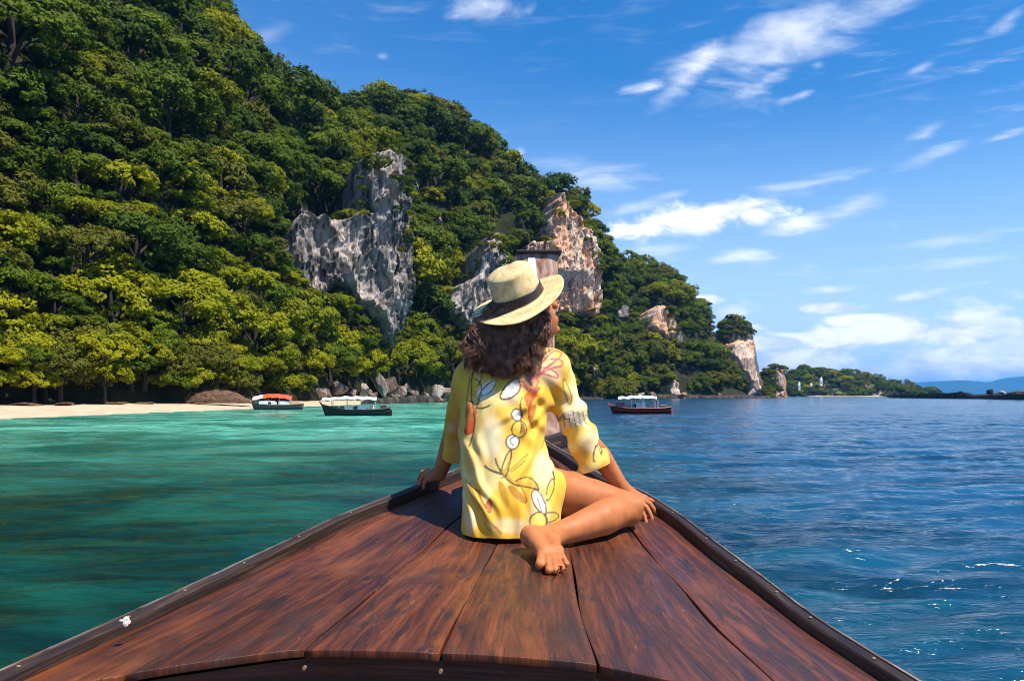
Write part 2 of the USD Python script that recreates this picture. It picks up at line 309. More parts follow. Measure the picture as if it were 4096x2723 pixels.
def rock_material(name, ramp, tint=None, tmin=.5, tmax=.62):
    """limestone: streaked from top to bottom, stained dark, with warm patches"""
    N, K = {'g': ('geometry', {})}, []
    def nz(nm, scale, sc, detail, rough=.62, dist=0.):
        N[nm + 'm'] = ('mapping', {'scale': sc}); K.append(('g.position', nm + 'm.vector'))
        N[nm] = ('noise_texture', {'scale': scale, 'detail': float(detail), 'roughness': rough, 'distortion': dist}); K.append((nm + 'm.vector', nm + '.vector'))
    nz('n', .40, (1, 1, .10), 7, .70, 1.1); nz('t', .055, (1, 1, .6), 5, .6, .8); nz('d', .16, (1, 1, .22), 6, .65, 1.2); nz('b', .9, (1, 1, .35), 6, .7)
    N['r'] = ('rgb_ramp', {'ramp': ramp}); K.append(('n.fac', 'r.fac')); col = 'r.color'
    if tint:
        N['tr'] = ('map_range', {'range_type': 'smoothstep', 'from_min': tmin, 'from_max': tmax, 'to_min': 0., 'to_max': .9, 'clamp': True}); K.append(('t.fac', 'tr.value'))
        N['tmix'] = ('mix_color', {'blend_type': 'mix', 'b': tint}); K += [('tr.result', 'tmix.fac'), (col, 'tmix.a')]
        N['tv'] = ('mix_color', {'blend_type': 'multiply', 'fac': .8}); N['r2'] = ('rgb_ramp', {'ramp': [(.34, (.32, .28, .26)), (.52, (1, 1, 1))]})
        K += [('n.fac', 'r2.fac'), ('tmix.result', 'tv.a'), ('r2.color', 'tv.b')]; col = 'tv.result'
    N['dr'] = ('map_range', {'range_type': 'smoothstep', 'from_min': .58, 'from_max': .67, 'to_min': 0., 'to_max': .75, 'clamp': True}); K.append(('d.fac', 'dr.value'))
    N['dmix'] = ('mix_color', {'blend_type': 'mix', 'b': (.028, .026, .028)}); K += [('dr.result', 'dmix.fac'), (col, 'dmix.a')]
    N['bu'] = ('bump', {'strength': 1., 'distance': 1.3}); K.append(('b.fac', 'bu.height'))
    N['p'] = ('principled_bsdf', {'roughness': .9, 'specular_ior_level': .15}); K += [('dmix.result', 'p.base_color'), ('bu.normal', 'p.normal')]
    return usdkit.material(stage, L + name, N, K, surface='p.BSDF')
m_grey = rock_material('grey_limestone', [(.32, (.030, .028, .029)), (.46, (.125, .115, .112)), (.58, (.29, .265, .255)), (.72, (.58, .53, .50))])
m_pale = rock_material('pale_limestone', [(.30, (.055, .048, .048)), (.43, (.22, .19, .18)), (.56, (.46, .40, .375)), (.70, (.72, .65, .60))], (.66, .42, .30), .50, .66)
m_warm = rock_material('orange_limestone', [(.26, (.08, .06, .055)), (.38, (.32, .235, .19)), (.50, (.56, .42, .33)), (.68, (.78, .64, .53))], (.78, .43, .24), .46, .62)

# the lie of the land by picture position: depth of whatever hill is in front
def dense(v, f):
    a, b, c = v[f[:, 0]], v[f[:, 1]], v[f[:, 2]]
    return np.vstack([v, (a + b + c) / 3, (a + b) / 2, (b + c) / 2, (a + c) / 2])
land = np.vstack([dense(*hillA), dense(*hillB)]); land = land[land[:, 1] > 30]
_pp = proj(land); _cell = {}
for (cx, cy), Y in zip((_pp // 5).astype(int), land[:, 1]):
    if (cx, cy) not in _cell or Y < _cell[(cx, cy)]: _cell[(cx, cy)] = Y
def depth_at(px, py, r=1):
    ys = [_cell[(int(px // 5) + i, int(py // 5) + j)] for i in range(-r, r + 1) for j in range(-r, r + 1) if (int(px // 5) + i, int(py // 5) + j) in _cell]
    return min(ys) if ys else None

# ------------------------------------------------------------------ cliffs standing out of the forest
CARVE = []
CLIFF_ZONES = []      # (shapely outline in the picture, depth): nothing grows over it
def cliff(name, label, outline, Y, facing, m, seed, thick=34., amp=2.6, step=1.05, lean=.2, push=6., carve=True, zone=True, ridges=1.0):
    """a vertical rock face: a plane turned to FACING, relief along its normal, closed behind"""
    poly = Polygon(outline).buffer(2.4 if zone else 0, join_style=2); x0, y0, x1, y1 = poly.bounds; cx, cy = poly.centroid.x, poly.centroid.y
    n = np.array([math.sin(math.radians(facing)), -math.cos(math.radians(facing)), lean]); n /= np.linalg.norm(n)
    c = P(cx, cy, Y) + n * push; up = np.array([0, 0, 1.]) - n * n[2]; up /= np.linalg.norm(up); side = np.cross(up, n)
    def onto(px, py):
        d = np.array([(px - 512) / F, 1., (HZ - py) / F]); o = np.array([0, 0, CH]); s = ((c - o) @ n) / (d @ n); return o + d * s
    loc = np.array([[(onto(*p) - c) @ side, (onto(*p) - c) @ up] for p in np.array(poly.exterior.coords)])
    pl = Polygon(loc).buffer(0); pl = max(getattr(pl, 'geoms', [pl]), key=lambda g: g.area)
    if carve: CARVE.append((c, n, side, up, pl.buffer(1.)))
    s = step * Y / F; a0, b0, a1, b1 = pl.bounds
    ga, gb = np.meshgrid(np.arange(a0 - s, a1 + 2 * s, s), np.arange(b0 - s, b1 + 2 * s, s), indexing='ij')
    jag = 3.4 * s * (meshkit.fbm(np.stack([ga / (7 * s), gb / (7 * s), 0 * ga + seed], -1), 3, seed) - .5) * 2
    pts = shapely.points(ga.ravel(), gb.ravel()); inside = shapely.contains(pl, pts).reshape(ga.shape)
    dist = shapely.distance(pl.exterior, pts).reshape(ga.shape) * np.where(inside, 1, -1) + jag
    rel = np.stack([ga / 11., gb / 48., 0 * ga + seed], -1)
    k = min(s / 1.0, 1.0)
    nz_ = lambda fx, fy, o, sd: meshkit.fbm(np.stack([ga / fx, gb / fy, 0 * ga + seed], -1), o, seed + sd)
    ridge_ = lambda fx, fy, o, sd: 1 - 2 * np.abs(2 * nz_(fx, fy, o, sd) - 1)
    wx = 4. * (nz_(9, 14, 3, 11) - .5)                          # warps the ribs so that none runs straight
    h = amp * 3.4 * (nz_(17, 24, 3, 0) - .5)
    rib = 1 - 2 * np.abs(2 * meshkit.fbm(np.stack([(ga + wx) / 7.5, (gb + wx * 2) / 34., 0 * ga + seed], -1), 3, seed + 5) - 1)
    blk = nz_(8., 12., 3, 3); h += amp * ridges * .8 * rib + amp * .75 * (np.floor(blk * 7) / 7 + .35 * (blk * 7 % 1) / 7 - .5) * 2.2
    h += amp * .45 * ridge_(3.4, 9., 3, 7) + amp * .32 * ridge_(1.3, 3.0, 3, 8)
    led = (gb + 3 * wx) / 10. + 1.6 * nz_(14, 20, 3, 2); h += amp * .7 * ((led % 1) ** 2 - .4)     # small overhangs, one above another
    edge = smoothstep(0, 5 * s, dist); h = h * (.35 + .65 * edge) - (1 - edge) ** 2 * min(thick * .30, 5 + 6 * s)
    v = c + ga[..., None] * side + gb[..., None] * up + h[..., None] * n
    f = grid_faces(*ga.shape); v = v.reshape(-1, 3); keep = (dist.ravel()[f] > 0).all(1); f = f[keep]
    if not len(f): return None
    if (np.cross(v[f[0, 1]] - v[f[0, 0]], v[f[0, 2]] - v[f[0, 0]]) @ n) < 0: f = f[:, ::-1]
    e = np.sort(np.vstack([f[:, [0, 1]], f[:, [1, 2]], f[:, [2, 0]]]), axis=1); eu, cnt = np.unique(e, axis=0, return_counts=True); bd = set(map(tuple, eu[cnt == 1]))
    de = np.vstack([f[:, [0, 1]], f[:, [1, 2]], f[:, [2, 0]]]); de = np.array([x for x in de if tuple(sorted(x)) in bd])
    nb = len(v); vb = v - n * thick; V = np.vstack([v, vb])
    walls = np.vstack([np.stack([de[:, 1], de[:, 0], de[:, 0] + nb], 1), np.stack([de[:, 1], de[:, 0] + nb, de[:, 1] + nb], 1)])
    mesh = trimesh.Trimesh(V, np.vstack([f, walls, f[:, ::-1] + nb]), process=False); mesh.remove_unreferenced_vertices()
    base = np.array([*c[:2], mesh.vertices[:, 2].min()])
    path = part(name, (mesh.vertices, mesh.faces), m, smooth=40, label=label, category='cliff')
    if zone: CLIFF_ZONES.append((poly, Y))
    return mesh
def D(*pts): return [(x * .4341, y * .4337) for x, y in pts]     # from the 2359 wide view of the photograph
def Yat(px, py, d=0.): return (depth_at(px, py) or depth_at(px, py, 4) or 400.) + d
cl = []
m_streak = rock_material('streaked_limestone', [(.32, (.030, .028, .029)), (.46, (.13, .12, .117)), (.58, (.31, .28, .27)), (.72, (.60, .55, .52))], (.62, .52, .47), .45, .60)
cl.append(cliff('limestone_cliff', 'broad grey limestone face with a tall streaked buttress on its right, mid hillside',
      D((843, 356), (880, 366), (920, 384), (934, 440), (938, 560), (948, 640), (944, 705), (926, 764), (903, 800), (873, 788), (860, 748), (832, 718), (810, 696), (796, 672), (768, 664), (730, 686), (700, 676), (670, 645), (638, 626), (626, 575), (652, 545), (688, 478), (722, 508), (770, 522), (828, 508), (856, 496), (836, 470)),
      Yat(372, 292), 30, m_streak, 3, amp=3.6, push=5, ridges=1.2))
cl.append(cliff('limestone_cliff', 'high orange and grey cliff at the end of the headland right of the straw hat',
      D((1284, 448), (1312, 466), (1332, 505), (1354, 538), (1368, 575), (1376, 630), (1388, 680), (1378, 740), (1345, 722), (1300, 718), (1262, 726), (1215, 742), (1160, 748), (1165, 640), (1175, 590), (1232, 556), (1268, 560), (1258, 512), (1272, 495)),
      Yat(570, 300), 22, m_warm, 21, amp=3.2, push=8))
cl.append(cliff('limestone_cliff', 'grey and pink rock wall behind the straw hat left of the orange cliff',
      D((1016, 716), (1050, 660), (1098, 638), (1110, 560), (1140, 540), (1162, 572), (1182, 640), (1178, 748), (1085, 756), (1045, 728)),
      Yat(462, 312), 25, m_pale, 23, amp=2.6, push=7))
cl.append(cliff('limestone_cliff', 'slim pointed grey rock slab on the far slope right of the orange cliff',
      D((1428, 668), (1442, 690), (1450, 735), (1436, 742), (1416, 738), (1418, 700)), Yat(623, 306), 10, m_grey, 31, amp=1.6, push=5))
cl.append(cliff('limestone_cliff', 'orange triangular rock face on the right shoulder of the far hill',
      D((1524, 705), (1548, 730), (1560, 760), (1568, 792), (1544, 794), (1522, 770), (1500, 755), (1502, 725)), Yat(665, 325), 22, m_warm, 41, amp=2., push=6))
cl.append(cliff('limestone_cliff', 'small dark grey rock strip beside the orange triangular face',
      D((1562, 756), (1568, 792), (1558, 790), (1552, 760)), Yat(678, 335), 22, m_grey, 43, amp=1.2, push=5))
cl.append(cliff('limestone_cliff', 'bare brown and white rock notch at the top edge of the hill on the left',
      D((185, -30), (240, -30), (236, 12), (222, 36), (206, 42), (200, 18)), Yat(92, 8), 35, m_pale, 51, amp=2., push=4))
cl.append(cliff('limestone_cliff', 'light rock scar low on the far slope behind the red moored boat',
      D((1546, 868), (1566, 880), (1574, 916), (1540, 918), (1540, 890)), Yat(676, 388), 15, m_warm, 61, amp=1.4, push=5))
cl.append(cliff('limestone_cliff', 'grey boulder face among bushes above the shore right of the seated person',
      D((1352, 838), (1372, 846), (1384, 872), (1366, 872), (1350, 858)), Yat(592, 371), 15, m_grey, 63, amp=1.4, push=4))
for i, (x, y, s, lab) in enumerate([(956, 425, 9, 'tiny pale rock patch high on the slope right of the grey buttress'), (1010, 505, 6, 'small pale rock patch on the green slope left of the orange cliff'), (1138, 515, 10, 'bleached rock knob on the ridge left of the orange cliff')]):
    cl.append(cliff('limestone_cliff', lab, D((x - s, y + s), (x - s * .5, y - s), (x + s * .6, y - s * .8), (x + s, y + s * .9)), Yat(x * .4341, y * .4337), 20, m_pale, 70 + i, amp=1., push=5))

# sea stacks past the end of the far hill
m_stack = rock_material('stack_rock', [(.30, (.03, .028, .026)), (.46, (.10, .09, .08)), (.62, (.24, .20, .17)), (.74, (.40, .34, .30))], (.46, .22, .11), .5, .62)
stacks = []
for nm, lab, args in [
    ('sea_stack', 'narrow green rock pinnacle between the far hill and the round topped stack', (704, 606, [(303, 699, 703), (307, 695, 706), (318, 692, 709), (336, 690, 711), (352, 688, 713), (375, 684, 718), (398, 682, 724)], .9, 5)),
    ('sea_stack', 'round topped rock stack with bushes above a bare orange side', (735, 630, [(318, 731, 738), (321, 727, 743), (328, 722, 748), (336, 719, 752), (345, 719, 754), (353, 723, 755), (368, 724, 758), (384, 724, 763), (398, 722, 766)], .9, 9)),
    ('sea_stack', 'low tree covered rock point at the right end of the headland', (772, 650, [(368, 779, 783), (371, 766, 784), (378, 758, 785), (390, 752, 785), (398, 750, 786)], .7, 15))]:
    v, f = knob(*args[:3], *args[3:5], amp=1.8)
    part(nm, (v, f), m_stack, smooth=40, label=lab, category='sea stack'); stacks.append((v, f))
cl.append(cliff('limestone_cliff', 'bare orange and cream face on the seaward side of the round topped stack',
      D((1682, 790), (1706, 786), (1738, 782), (1741, 825), (1746, 862), (1754, 902), (1738, 900), (1726, 868), (1706, 838), (1684, 815)), 612, 12, m_warm, 81, amp=1.6, push=2, carve=False, thick=14.))
cl.append(cliff('limestone_cliff', 'pink rock spur at the waterline on the tip of the headland',
      D((1797, 862), (1803, 866), (1806, 908), (1792, 910), (1796, 885)), 640, 0, m_pale, 85, amp=.8, push=0, carve=False, thick=8.))

def carve(hill):
    v, f = hill; v = v.copy()
    for c, n, side, up, pl in CARVE:
        q = v - c; a, b, d = q @ side, q @ up, q @ n
        near = (np.abs(d) < 90) & shapely.contains(pl, shapely.points(a, b)); back = -14.
        v[near] += np.where(d[near] > back, back - d[near], 0)[:, None] * n
    return v, f
hillA, hillB = carve(hillA), carve(hillB)
part('jungle_hill', hillA, m_soil, smooth=True, kind='structure')
part('far_jungle_hill', hillB, m_soil, smooth=True, kind='structure')

# ------------------------------------------------------------------ beach
m_sand = noisy('beach_sand', [(.35, (.36, .27, .18)), (.65, (.50, .40, .29))], .6, .95, .1, bump=.03, bscale=2.)
def build_beach():
    w = np.array([(-56, 30), (-43.5, 66), (-41.5, 85), (-39.5, 105), (-36.5, 131), (-34, 150), (-32, 166)], float); b = np.array([(-95, 42), (-70, 97), (-58, 121), (-51, 143), (-46, 168), (-41, 184), (-35, 190)], float)
    u = np.linspace(0, 6, 160); Wp, Bp = PchipInterpolator(range(7), w)(u), PchipInterpolator(range(7), b)(u)
    t = np.linspace(-.35, 1.25, 50); xy = Wp[:, None] * (1 - t[None, :, None]) + Bp[:, None] * t[None, :, None]
    z = np.interp(t, [-.35, 0, .35, 1.0, 1.25], [-.45, .03, .42, .95, 1.15])[None] + .10 * (meshkit.fbm(np.concatenate([xy / 5, 0 * xy[..., :1]], -1), 4, 3) - .5)
    v = np.concatenate([xy, z[..., None]], -1).reshape(-1, 3); f = grid_faces(160, 50)
    if vnormals(v, f)[:, 2].mean() < 0: f = f[:, ::-1]
    part('sand_beach', (v, f), m_sand, smooth=True, kind='structure')
build_beach()

# ------------------------------------------------------------------ the island across the water
m_isle = noisy('island_scrub', [(.30, (.03, .035, .02)), (.46, (.075, .075, .045)), (.56, (.20, .17, .13)), (.68, (.52, .44, .40))], .045, .95, .1, bump=1.2, bscale=.16, stretch=(1, 1, 2.2))
def ridge(name, pts, Y, dep, m, seed, rough, label=None, cat_=None, kind=None, n=260):
    pts = np.array(pts, float); px = np.linspace(pts[0, 0], pts[-1, 0], n); row = PchipInterpolator(pts[:, 0], pts[:, 1])(px); top = np.array([P(a, b, Y) for a, b in zip(px, row)])
    t = np.linspace(0, 1, 22); pr = np.interp(t, [0, .04, .5, 1], [-.05, .06, 1, 0])
    hgt = np.maximum(top[:, 2], 0.2); v = np.stack([top[:, None, 0] + 0 * t, Y - dep * (.5 - t)[None] + 0 * top[:, None, 0], hgt[:, None] * np.sin(pr * np.pi / 2)[None] - .3], -1).reshape(-1, 3); f = grid_faces(n, 22)
    nn = vnormals(v, f)
    if nn[:, 2].mean() < 0: f = f[:, ::-1]
    hm = v[:, 2].max(); w = np.clip(v[:, 2] / hm, 0, 1)
    v[:, 2] += w * rough * (meshkit.fbm(v / (hm * .35), 5, seed) - .42); v[:, 1] += w * rough * 2 * (meshkit.fbm(v / (hm * .5), 4, seed + 3) - .5)
    part(name, (v, f), m, smooth=30, label=label, category=cat_, kind=kind); return v, f
isle = ridge('distant_island', [(770, 392), (785, 384), (803, 373), (816, 376), (827, 374.5), (838, 377), (851, 378.5), (868, 383), (885, 389), (900, 393), (912, 396)], 1150, 160, m_isle, 3, 9., kind='structure')

# ------------------------------------------------------------------ trees
def leaf_material(name, ramp, trans):
    N = {'oi': ('object_info', {}), 'g': ('geometry', {}), 'a': ('math', {'math_type': 'multiply_add', 'value2': .45}), 'w': ('math', {'math_type': 'multiply', 'value2': .55}),
         'r': ('rgb_ramp', {'ramp': ramp}), 'd': ('principled_bsdf', {'roughness': .6, 'specular_ior_level': .12}), 't': ('translucent_bsdf', {}), 'mx': ('mix_closure', {'fac': trans}),
         'hs': ('hsv', {'saturation': 1.1, 'value': 1.3})}
    K = [('g.random_per_island', 'w.value1'), ('oi.random', 'a.value1'), ('w.value', 'a.value3'), ('a.value', 'r.fac'), ('r.color', 'd.base_color'), ('r.color', 'hs.color'), ('hs.color', 't.color'),
         ('d.BSDF', 'mx.closure1'), ('t.BSDF', 'mx.closure2')]
    return usdkit.material(stage, L + name, N, K, surface='mx.closure')
m_leaf = {
    'lime': leaf_material('lime_leaves', [(0, (.135, .155, .002)), (.5, (.265, .255, .003)), (1, (.43, .37, .005))], .28),
    'mid': leaf_material('green_leaves', [(0, (.056, .086, .002)), (.5, (.108, .145, .003)), (1, (.190, .210, .004))], .25),
    'dark': leaf_material('dark_leaves', [(0, (.028, .052, .003)), (.5, (.056, .090, .004)), (1, (.115, .145, .006))], .2),
    'olive': leaf_material('olive_leaves', [(0, (.070, .078, .006)), (.5, (.120, .115, .008)), (1, (.190, .160, .012))], .22),
    'gold': leaf_material('golden_leaves', [(0, (.35, .19, .012)), (.5, (.50, .28, .012)), (1, (.60, .36, .02))], .2)}
m_bark = noisy('bark', [(.3, (.016, .012, .009)), (.7, (.05, .038, .028))], 4, .9, .2)
def crown_mesh(seed, nl=7, flat=.75, clumps=58, per=24, leaf=.085, spread=.62):
    """leaf sized faces in clumps over a handful of boughs; about one unit across the radius"""
    r = np.random.default_rng(seed); V, Fc = [], []
    lobes = [(np.array([0, 0, .25]), .68)]
    for i in range(nl):
        a = 2 * np.pi * i / nl + r.uniform(-.4, .4); d = spread * r.uniform(.7, 1.1)
        lobes.append((np.array([math.cos(a) * d, math.sin(a) * d, r.uniform(-.28, .42)]), r.uniform(.34, .52)))
    cen = []
    for i in range(clumps):
        c, R = lobes[i % len(lobes)]
        for _ in range(12):
            u = r.normal(size=3); u[2] = abs(u[2]) * 1.0 - .35; u /= np.linalg.norm(u); p = c + u * R
            if all(np.linalg.norm((p - c2)) > R2 * .86 for c2, R2 in lobes if c2 is not c): break
        cen.append((p * [1, 1, flat], u, r.uniform(.11, .21)))
    for p, u, rad in cen:
        n = per
        o = r.normal(size=(n, 3)); o /= np.linalg.norm(o, axis=1, keepdims=True); o *= (r.uniform(.35, 1, (n, 1)) ** .5) * rad * [1.15, 1.15, .62]
        nn = u * .85 + o / rad * .5 + [0, 0, .40] + r.normal(0, .50, (n, 3)); nn /= np.linalg.norm(nn, axis=1, keepdims=True)
        t = np.cross(nn, r.normal(size=(n, 3))); t /= np.linalg.norm(t, axis=1, keepdims=True); b = np.cross(nn, t)
        s = leaf * r.uniform(.65, 1.35, (n, 1)); q = p + o
        k = len(V) * 0 + sum(len(x) for x in V)
        V.append(np.stack([q - t * s, q + b * s * .55 - nn * s * .22, q + t * s, q - b * s * .55 - nn * s * .22], 1).reshape(-1, 3))
        i = k + np.arange(n) * 4
        Fc.append(np.stack([i, i + 2, i + 1], 1)); Fc.append(np.stack([i, i + 3, i + 2], 1))
    return np.vstack(V), np.vstack(Fc)
def trunk_mesh(seed):
    r = np.random.default_rng(seed); ms = []
    x, y = r.uniform(-.12, .12, 2); ms.append(tube([(0, 0, -1.1), (x * .3, y * .3, -.7), (x, y, -.3), (x * 1.2, y, .2)], [.10, .075, .055, .03], 7))
    for i in range(5):
        a = i * 1.3 + r.uniform(0, 1); e = np.array([math.cos(a) * .6, math.sin(a) * .6, r.uniform(-.1, .3)])
        ms.append(tube([(x * .8, y * .8, -.55 + .1 * i), (x + e[0] * .5, y + e[1] * .5, -.2 + .08 * i), (x + e[0], y + e[1], e[2])], [.045, .03, .012], 5))
    return cat(*ms)
TREE_SHAPES = [crown_mesh(100 + i, nl=[6, 8, 7, 5][i], flat=[.78, .62, .9, .7][i], spread=[.6, .7, .52, .66][i], clumps=[104, 120, 96, 84][i], per=32, leaf=[.058, .055, .062, .065][i]) for i in range(4)]
TRUNKS = [trunk_mesh(200 + i) for i in range(4)]
for kind in m_leaf:
    for i in range(4):
        pth = f'/World/{kind}_tree_kind_{"abcd"[i]}'
        stage.CreateClassPrim(pth)
        usdkit.mesh(stage, pth + '/trunk', TRUNKS[i], m_bark)
        usdkit.mesh(stage, pth + '/crown', TREE_SHAPES[i], m_leaf[kind])

def in_cliff(px, py, Y, r):
    for poly, Yc in CLIFF_ZONES:
        if Y < Yc + 25 and poly.buffer(r * .42).contains(Point(px, py)): return True
    return False
def scatter(v, f, size_of, seed, up_min=-.2, sep=.80):
    r = np.random.default_rng(seed); m = trimesh.Trimesh(v, f, process=False); area = m.area_faces.copy(); n = m.face_normals
    c = m.triangles_center; area[(n[:, 2] < up_min) | (c[:, 1] < 20)] = 0
    pxy = proj(c); area[(pxy[:, 0] < -320) | (pxy[:, 0] > 1100) | (pxy[:, 1] < -110)] = 0
    view = np.array([0, 0, CH]) - c; view /= np.linalg.norm(view, axis=1, keepdims=True); area[(n * view).sum(1) < -.22] = 0
    R = size_of(c); w = area / R ** 2; w[pxy[:, 0] < -60] *= .3; N = int(min(9 * w.sum(), 75000)); idx = r.choice(len(f), N, p=w / w.sum())
    bc = r.dirichlet((1, 1, 1), N); p = (m.triangles[idx] * bc[..., None]).sum(1); rad = size_of(p) * r.lognormal(0, .38, N); order = np.argsort(-rad)
    keep, tree = [], {}
    for i in order:
        g = max(rad[i], 1.0); key = tuple((p[i] // 9).astype(int)); ok = True
        for dx in (-1, 0, 1):
            for dy in (-1, 0, 1):
                for dz in (-1, 0, 1):
                    for j in tree.get((key[0] + dx, key[1] + dy, key[2] + dz), ()):
                        if np.sum((p[i] - p[j]) ** 2) < (sep * (rad[i] + rad[j]) * .72) ** 2: ok = False; break
                    if not ok: break
                if not ok: break
            if not ok: break
        if ok: keep.append(i); tree.setdefault(key, []).append(i)
    return p[keep], rad[keep], n[idx[keep]]
TREES = []     # (position, radius, kind, shape, turn)
def plant(v, f, size_of, seed, where, up_min=-.2, sep=.66):
    p, rad, n = scatter(v, f, size_of, seed, up_min, sep); r = np.random.default_rng(seed + 50); pp = proj(p)
    patch = meshkit.fbm(p / 26., 3, 4); hole = meshkit.fbm(p / np.array([11., 13., 8.]), 2, 17)
    for q, R, (px, py), nn, pt, ho in zip(p, rad, pp, n, patch, hole):
        if ho > .73 and where in ('near', 'far') and 12 < q[2]: continue      # dark hollows between the crowns
        pr = R / q[1] * F
        if in_cliff(px, py - pr * .4, q[1], pr) or in_cliff(px, py, q[1], pr): continue
        if where == 'near' and 306 < px < 600 and py + pr * .2 > (383 if px < 462 else 391): continue      # bare rocks along the water
        if where == 'near' and px <= 306 and py + pr * .55 > 384: continue
        if where == 'far' and px < 765 and py + pr * .3 > 392: continue
        if where == 'far' and 693 < px < 722 and py < 358: continue
        if where == 'isle' and (pt > .48 and py > 379 and r.random() < .72): continue
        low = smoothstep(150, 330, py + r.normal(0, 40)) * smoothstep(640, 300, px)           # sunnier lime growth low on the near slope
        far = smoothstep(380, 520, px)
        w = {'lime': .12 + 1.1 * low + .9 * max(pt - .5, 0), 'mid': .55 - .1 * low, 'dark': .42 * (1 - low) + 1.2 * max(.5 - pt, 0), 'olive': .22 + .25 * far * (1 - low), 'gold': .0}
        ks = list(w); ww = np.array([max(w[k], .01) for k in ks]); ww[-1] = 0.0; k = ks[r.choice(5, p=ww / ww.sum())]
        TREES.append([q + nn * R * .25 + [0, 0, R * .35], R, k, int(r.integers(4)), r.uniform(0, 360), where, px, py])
near = lambda c: np.clip(1.72 + .0045 * c[:, 1], 1.8, 3.7)
plant(*hillA, near, 21, 'near')
plant(*hillB, lambda c: np.full(len(c), 3.3), 22, 'far')
plant(*isle, lambda c: np.full(len(c), 3.4), 44, 'isle', up_min=.05, sep=.75)
for k, (v, f) in enumerate(stacks): plant(v, f, lambda c: np.full(len(c), 1.25), 30 + k, 'stack', up_min=-.45, sep=.75)
# one row of bigger trees that hang over the sand and rocks
r_ = np.random.default_rng(77)
for px in list(np.arange(-20, 300, 5.)) + [298, 302, 345, 350, 372, 398, 404, 420, 428] + list(np.arange(466, 600, 8.)):
    k = np.searchsorted(np.array([s[0] / s[1] * F + 512 for s in A_SHORE]), px); k = min(max(k, 1), len(A_SHORE) - 1)
    a, b = np.array(A_SHORE[k - 1]), np.array(A_SHORE[k]); xa, xb = a[0] / a[1] * F + 512, b[0] / b[1] * F + 512; t = np.clip((px - xa) / (xb - xa), 0, 1); s = a + (b - a) * t
    R = r_.uniform(2.4, 4.2) * (1 if px < 300 else .62 if px < 462 else 1.15); z = 1.0 + R * r_.choice([1.0, 1.5, 1.8, 2.1]) + (5 if 306 < px < 462 else 0)
    q = np.array([s[0] + r_.uniform(-1.5, 2.5), s[1] + r_.uniform(-6, 6), z]); pxx, pyy = proj(q)
    if in_cliff(pxx, pyy, q[1], 2): continue
    TREES.append([q, R, r_.choice(['lime', 'lime', 'mid', 'olive']), int(r_.integers(4)), r_.uniform(0, 360), 'shore', pxx, pyy])
for px, py, R in ((572 * .4341, 187 * .4337, 3.3), (800 * .4341, 782 * .4337, 2.1), (1027 * .4341, 298 * .4337, 2.6)):
    Y = Yat(px, py, -4); q = P(px, py, Y); TREES.append([q, R, 'gold', 1, 10., 'gold', px, py])
for px, py, R in ((350, 216, 2.6), (340, 218, 2.6), (361, 216, 2.4), (330, 222, 1.8), (296, 268, 1.8), (318, 290, 1.8), (384, 163, 2.4), (372, 165, 2.6), (396, 178, 1.8), (402, 250, 1.3), (398, 208, 1.2), (345, 236, 1.2), (366, 244, 1.5), (560, 214, 3.0), (575, 205, 3.), (588, 240, 2.4), (592, 262, 1.6), (566, 250, 1.8), (577, 290, 1.4), (548, 240, 3.0), (470, 262, 2.4), (455, 290, 2.2), (450, 304, 2.6), (483, 246, 2.6), (497, 246, 2.8), (588, 222, 2.6), (596, 300, 1.6)):
    z_ = [Yc for poly, Yc in CLIFF_ZONES if poly.buffer(6).contains(Point(px, py))]; Y = (min(z_) if z_ else Yat(px, py)) - 7; TREES.append([P(px, py, Y), R, r_.choice(['mid', 'lime', 'olive']), int(r_.integers(4)), r_.uniform(0, 360), 'ledge', px, py])
# growth creeping over the rims of the rock faces
for poly, Yc in CLIFF_ZONES:
    if poly.area < 160 or Yc > 590: continue
    for d_ in np.arange(0, poly.exterior.length, 6.5):
        q_ = poly.exterior.interpolate(d_); up_ = (poly.centroid.y - q_.y) / max(poly.bounds[3] - poly.bounds[1], 1)
        if r_.random() < (.42 if up_ > .1 else .42 if up_ < -.25 else .16): 
            R = r_.uniform(1.4, 3.0); px, py = q_.x + r_.normal(0, 2.0), q_.y + r_.normal(0, 2.0) + (1.5 if up_ < 0 else -1); TREES.append([P(px, py, Yc - r_.uniform(5, 9)), R * Yc / 320, r_.choice(['mid', 'lime', 'olive', 'dark']), int(r_.integers(4)), r_.uniform(0, 360), 'ledge', px, py])
for px, py, R in ((277, 246, 2.4), (283, 262, 2.6), (290, 273, 2.6), (299, 284, 2.4), (509, 262, 2.6), (505, 250, 2.6), (512, 244, 2.4), (500, 238, 2.4), (277, 256, 2.6), (280, 268, 2.8), (287, 279, 2.9), (295, 288, 2.8), (304, 294, 2.7), (314, 297, 2.8), (324, 300, 2.6), (334, 302, 2.8), (344, 302, 2.5), (352, 310, 2.6), (360, 320, 2.5), (368, 331, 2.5), (447, 330, 2.6), (440, 318, 2.4), (462, 334, 2.6), (478, 334, 2.6)):
    z_ = [Yc for poly, Yc in CLIFF_ZONES if poly.buffer(14).contains(Point(px, py))]; Y = min((min(z_) if z_ else 1e9) - 12, Yat(px, py) - 1.5); TREES.append([P(px, py, Y), R, r_.choice(['mid', 'lime', 'mid', 'olive']), int(r_.integers(4)), r_.uniform(0, 360), 'ledge', px, py])
